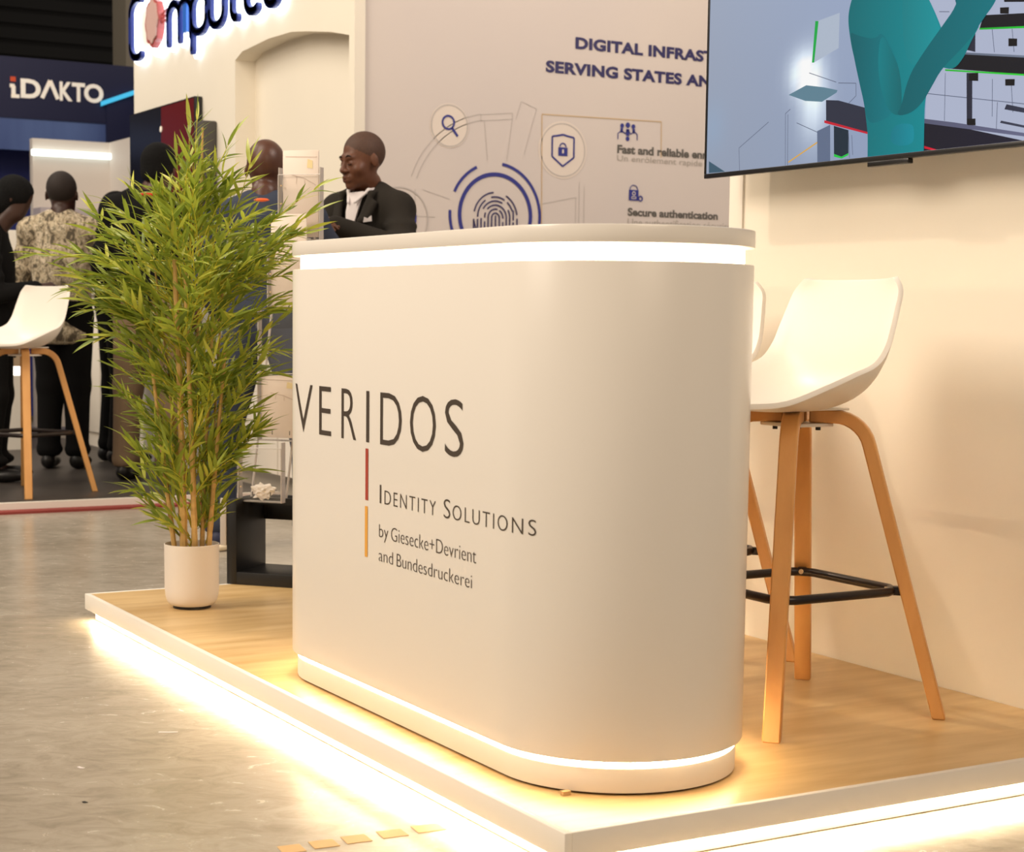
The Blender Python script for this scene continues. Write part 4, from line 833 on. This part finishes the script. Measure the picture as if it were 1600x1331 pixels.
def person(loc,rz,H,label,skin,top,legs,shoes,arms=None,head=(0,0,0),h=.011,hair=None,hem=.92,lean=0,wide=1.0,stance=.11,shoe_off=0,face=False,zf=None,xf=None,collar=None,headoff=(0,0),sleeve=1.0,jh=None,hs=1.0):
    k=H/1.75; t=empty('person',loc,r_(rz),label,'person')
    sh=[(q*.185*wide*k,.01,1.415*k) for q in(-1,1)]
    if arms is None: arms=[((-.25*wide*k,.02,1.13*k),(-.23*wide*k,-.10,.88*k)),((.25*wide*k,.02,1.13*k),(.23*wide*k,-.10,.88*k))]
    hc=(headoff[0],-.03*k+headoff[1],1.63*k)
    B=[('e',(0,0,1.22*k),(.15*wide*k,.095*k,.24*k),.04),('e',(0,0,.97*k),(.15*k,.10*k,.13*k),.04),('c',(0,.03,1.40*k),(hc[0]*.7,hc[1]+.045,1.53*k),.062*k,.058*k,.05)]
    for i,q in enumerate((-1,1)):
        hip=(q*.09*k,0,.92*k);kn=(q*stance*.95,-.01,.50*k);an=(q*stance,.03,.09*k)
        B+=[('c',hip,kn,.085*k,.056*k,.03),('c',kn,an,.055*k,.038*k,.02),('c',(q*stance,.03,.05),(q*(stance+.01),-.12,.035),.036,.030,.03)]
        el,wr_=arms[i]; B+=[('c',sh[i],el,.050*k,.040*k,.02),('c',el,wr_,.038*k,.027*k,.01)]
        d=Vector(wr_)-Vector(el); B+=hand_prims(wr_,d,(0,-.3,1) if abs(d.normalized().z)<.8 else (0,-1,0),-q,k)
    k0=k; B+=head_prims(hc,head[0],head[1],k*hs,face,head[2]); surf(B,h,'body',skin,t,zfine=zf,xyfine=xf)
    # trousers
    Tr=[('e',(0,.005,.97*k),(.168*k,.122*k,.12*k),.05)]
    for q in(-1,1): Tr+=[('c',(q*.088*k,0,.92*k),(q*stance*.95,-.01,.50*k),.100*k,.078*k,.02),('c',(q*stance*.95,-.01,.50*k),(q*stance,.025,.11),.078*k,.066*k,.03),('e',(q*stance,.0,.115),(.072,.085,.035),.03)]
    Tr.append(('cut',(0,0,.075),(0,0,-1))); Tr.append(('cut',(0,0,1.07*k),(0,0,1))); surf(Tr,.012,'trousers',legs,t)
    for i,q in enumerate((-1,1)):
        s_=[('e',(q*stance,.045,.05),(.042,.052,.048),.02),('e',(q*(stance+.008),-.07,.038),(.048,.115,.036),.03),('cut',(0,0,.002),(0,0,-1)),('cut',(0,0,.095),(0,0,1))]
        so=surf(s_,.007,'shoe',shoes,t)
        if shoe_off: 
            sl=surf([('e',(q*stance,.045,.018),(.047,.058,.026),.02),('e',(q*(stance+.008),-.07,.018),(.053,.122,.024),.03),('cut',(0,0,.001),(0,0,-1)),('cut',(0,0,.030),(0,0,1))],.006,'sole',M['sole'],so)
    # top
    J=[('e',(0,.0,1.24*k),(.188*wide*k,.125*k,.22*k),.05),('e',(0,0,1.05*k),(.172*wide*k,.125*k,.20*k),.05),('c',sh[0],sh[1],.068*k,.068*k,.05),('c',(0,.025,1.42*k),(0,.02,1.46*k),.088*k,.075*k,.06),('c',(-.06*k,.025,1.49*k),(-.17*wide*k,.015,1.425*k),.046*k,.062*k,.05),('c',(.06*k,.025,1.49*k),(.17*wide*k,.015,1.425*k),.046*k,.062*k,.05),('e',(0,0,(hem+.06)),(.178*wide*k,.128*k,.10),.05)]
    for i in(0,1):
        el,wr_=arms[i]; a=Vector(el)+(Vector(wr_)-Vector(el))*(.92*sleeve)
        J+=[('c',sh[i],el,.064*k,.058*k,.04),('c',el,tuple(a),.058*k,.045*k,.015)]
        # soft sleeve folds
        m_=Vector(sh[i]).lerp(Vector(el),.55)
        for f in(.4,.7): p=Vector(sh[i]).lerp(Vector(el),f); J.append(('e',tuple(p),(.069*k,.068*k,.018*k),.03))
    J.append(('sub',(hc[0]*.5,-.03*k,1.535*k),(.064*k,.074*k,.065*k),.012)); J.append(('cut',(0,0,hem),(0,0,-1)))
    surf(J,jh or h,'jacket' if top in(M['suit'],M['bsuit']) else 'shirt',top,t)
    if collar:
        pts=[(hc[0]*.55+.070*k*math.cos(a),.022+.066*k*math.sin(a),1.478*k+.016*math.sin(a)) for a in [2*math.pi*i/28 for i in range(28)]]
        tubeo('lanyard',pts,.0085,collar,t,6,closed=True)
    R=rotm(*[head[0],head[2],head[1]])
    if hair:
        Q=[list(row) for row in R]
        def hp(v): return tuple(Vector(hc)+R@(Vector(v)*k*hs))
        up=R@Vector((0,-.55,-.83)) if hair!='low' else R@Vector((0,-.2,-.98))
        X={'crop':[('e',hp((0,.0155,.0335)),(.0772*k*hs,.0968*k*hs,.0888*k*hs),.01,Q)],'full':[('e',hp((0,.022,.035)),(.090*k*hs,.105*k*hs,.102*k*hs),.02,Q),('e',hp((0,.055,-.03)),(.078*k*hs,.070*k*hs,.070*k*hs),.03,Q)],'braids':[('e',hp((0,.02,.03)),(.092*k*hs,.108*k*hs,.098*k*hs),.02,Q),('e',hp((0,.06,-.06)),(.080*k*hs,.075*k*hs,.09*k*hs),.03,Q)]}
        L=X[hair]+([('cut',hp((0,-.028,.02)),tuple(up))] if hair!='braids' else [('cut',hp((0,-.072,0)),tuple(R@Vector((0,-1,0))))]); surf(L,.006,'hair',M['stub'] if face else (M['stubd'] if hair=='crop' else M['hair']),t)
        if hair=='braids':
            for j in range(7):
                a=-.9+j*.42; x_,y_=.085*math.sin(a),.055*math.cos(a)+.02; pts=[hp((x_*(.9+.15*i),y_*(.9+.12*i),-.06-.035*i+.004*math.sin(3*i))) for i in range(6+(j%3))]; tubeo('braid',pts,.010,M['hair'],t,6)
    return t,hc,R,k
# man in charcoal jacket behind the counter, three-quarter view, looking down
loc=Vector((-7.165,3.375,0))
t,hc,R,k=person(tuple(loc),28,1.80,'man with a shaved head in a charcoal jacket looking down behind the counter',M['skin'],M['suit'],M['cblack'],M['shoe'],
   arms=[((-.27,-.16,1.20),(.00,-.34,1.33)),((.29,-.12,1.27),(-.07,-.31,1.41))],head=(.16,-.36,0),h=.009,hair='crop',wide=.88,face=True,zf=(1.50,1.86,.0035),xf=(.115,.0035),headoff=(0,.0),sleeve=.80,jh=.008)
def hp(v): return Vector(hc)+R@(Vector(v)*k)
for q in(-1,1):
    pts=[hp((q*x_,-.093+.35*x_*x_*8,.020+.006*math.sin((x_-.014)/.034*math.pi))) for x_ in(.014,.022,.031,.040,.048)]; tubeo('eyebrow',pts,[.002,.0034,.0036,.003,.0015],M['hair'],t,6)
    pts=[hp((q*x_,-.0905+.30*abs(x_-.026)**1.2,-.011-.0015*math.sin((x_-.018)/.026*math.pi))) for x_ in(.018,.024,.031,.038,.044)]; tubeo('eyelash_line',pts,.0016,M['hair'],t,6)
for z_,nm in((-.0645,'upper_lip'),(-.0775,'lower_lip')): tubeo(nm,[hp((x_,-.0985+abs(x_)*.22,z_+(.002 if nm=='upper_lip' else -.001)*(1-abs(x_)/.02))) for x_ in(-.021,-.011,0,.011,.021)],[.002,.0055,.006,.0055,.002],M['lip'],t,8)
tubeo('mouth_line',[hp((x_,-.1035+abs(x_)*.25,-.071)) for x_ in(-.021,-.01,0,.01,.021)],.0014,M['hair'],t,6)
# shirt front, collar and lapels as thin shaped cloth
def cloth(name,P,th,m,parent):
    V,F=merge([(P,[tuple(range(len(P)))])]); o=mesh(name,P,[tuple(range(len(P)))],m,parent); s=o.modifiers.new('t','SOLIDIFY'); s.thickness=th; s.offset=0; return o
cloth('shirt_front',[(-.036,-.078,1.53),(.040,-.074,1.535),(.032,-.112,1.44),(.008,-.142,1.30),(-.004,-.142,1.31),(-.028,-.114,1.44)],.006,M['shirt'],t)
for q in(-1,1):
    surf([('c',(q*.070,.035,1.555),(q*.055,-.058,1.54),.009,.009,.01),('c',(q*.055,-.058,1.54),(q*.018,-.112,1.485),.009,.006,.01)],.0035,'shirt_collar',M['shirt'],t)
    surf([('c',(q*.085,.03,1.545),(q*.078,-.075,1.525),.014,.012,.01),('c',(q*.082,-.075,1.52),(q*.060,-.125,1.40),.014,.014,.015),('c',(q*.060,-.125,1.40),(q*.012,-.150,1.24),.014,.010,.015),('c',(q*.10,-.08,1.48),(q*.085,-.118,1.41),.016,.014,.015)],.006,'lapel',M['suit'],t)
cloth('pocket_square',[(.085,-.137,1.395),(.125,-.128,1.400),(.122,-.128,1.425),(.105,-.133,1.412),(.09,-.137,1.418)],.004,M['shirt'],t)
# man in slate blue, back to us, behind the stand
person((-6.818,2.750,0),-122,1.70,'bald man in a slate blue suit seen from behind beside the acrylic stand',M['skin2'],M['bsuit'],M['bsuit'],M['navysh'],arms=[((-.27,.0,1.12),(-.22,-.20,1.0)),((.30,-.02,1.14),(.33,-.10,1.30))][::-1] if False else [((-.245,-.04,1.27),(-.20,-.28,1.30)),((.27,-.04,1.13),(.24,-.22,1.0))],h=.009,hair=None,wide=1.05,stance=.19,shoe_off=1,collar=M['lany'],head=(.05,.05,0),jh=.009,hs=1.06)
# man in camouflage, back to us
person((-10.33,2.88,.05),-120,1.74,'man in a camouflage shirt and black trousers seen from behind by the far stool',M['skin3'],M['camo'],M['cblack'],M['shoe'],arms=[((-.27,-.05,1.08),(-.16,-.26,1.10)),((.27,-.05,1.08),(.16,-.26,1.10))],hair='crop',hem=.74,wide=1.0,stance=.085,hs=1.14)
# woman with braids, far left
person((-9.72,2.33,.05),158,1.66,'woman with dark braids in black clothes at the left edge of the picture',M['skin3'],M['cblack'],M['cblack'],M['shoe'],arms=[((-.24,-.04,1.02),(-.14,-.26,1.06)),((.24,-.04,1.02),(.14,-.26,1.02))],head=(.50,0,0),hair='braids',hem=.80,wide=.85,headoff=(0,-.10),collar=M['lanr'])
# man with dark hair behind the plant
person((-9.42,3.10,.05),-135,1.85,'dark haired man in dark top and khaki trousers half hidden by the bamboo',M['skin2'],M['cblack'],M['khaki'],M['shoe'],hair='full',headoff=(-.07,0),collar=M['lanr'],hem=.98,stance=.13)
# shorter person further back, hair just above the leaves
person((-10.60,3.29,.05),178,1.66,'person whose dark hair shows just above the leaves at the left of the bamboo',M['skin2'],M['cblack'],M['cblack'],M['shoe'],hair='full',wide=.92)
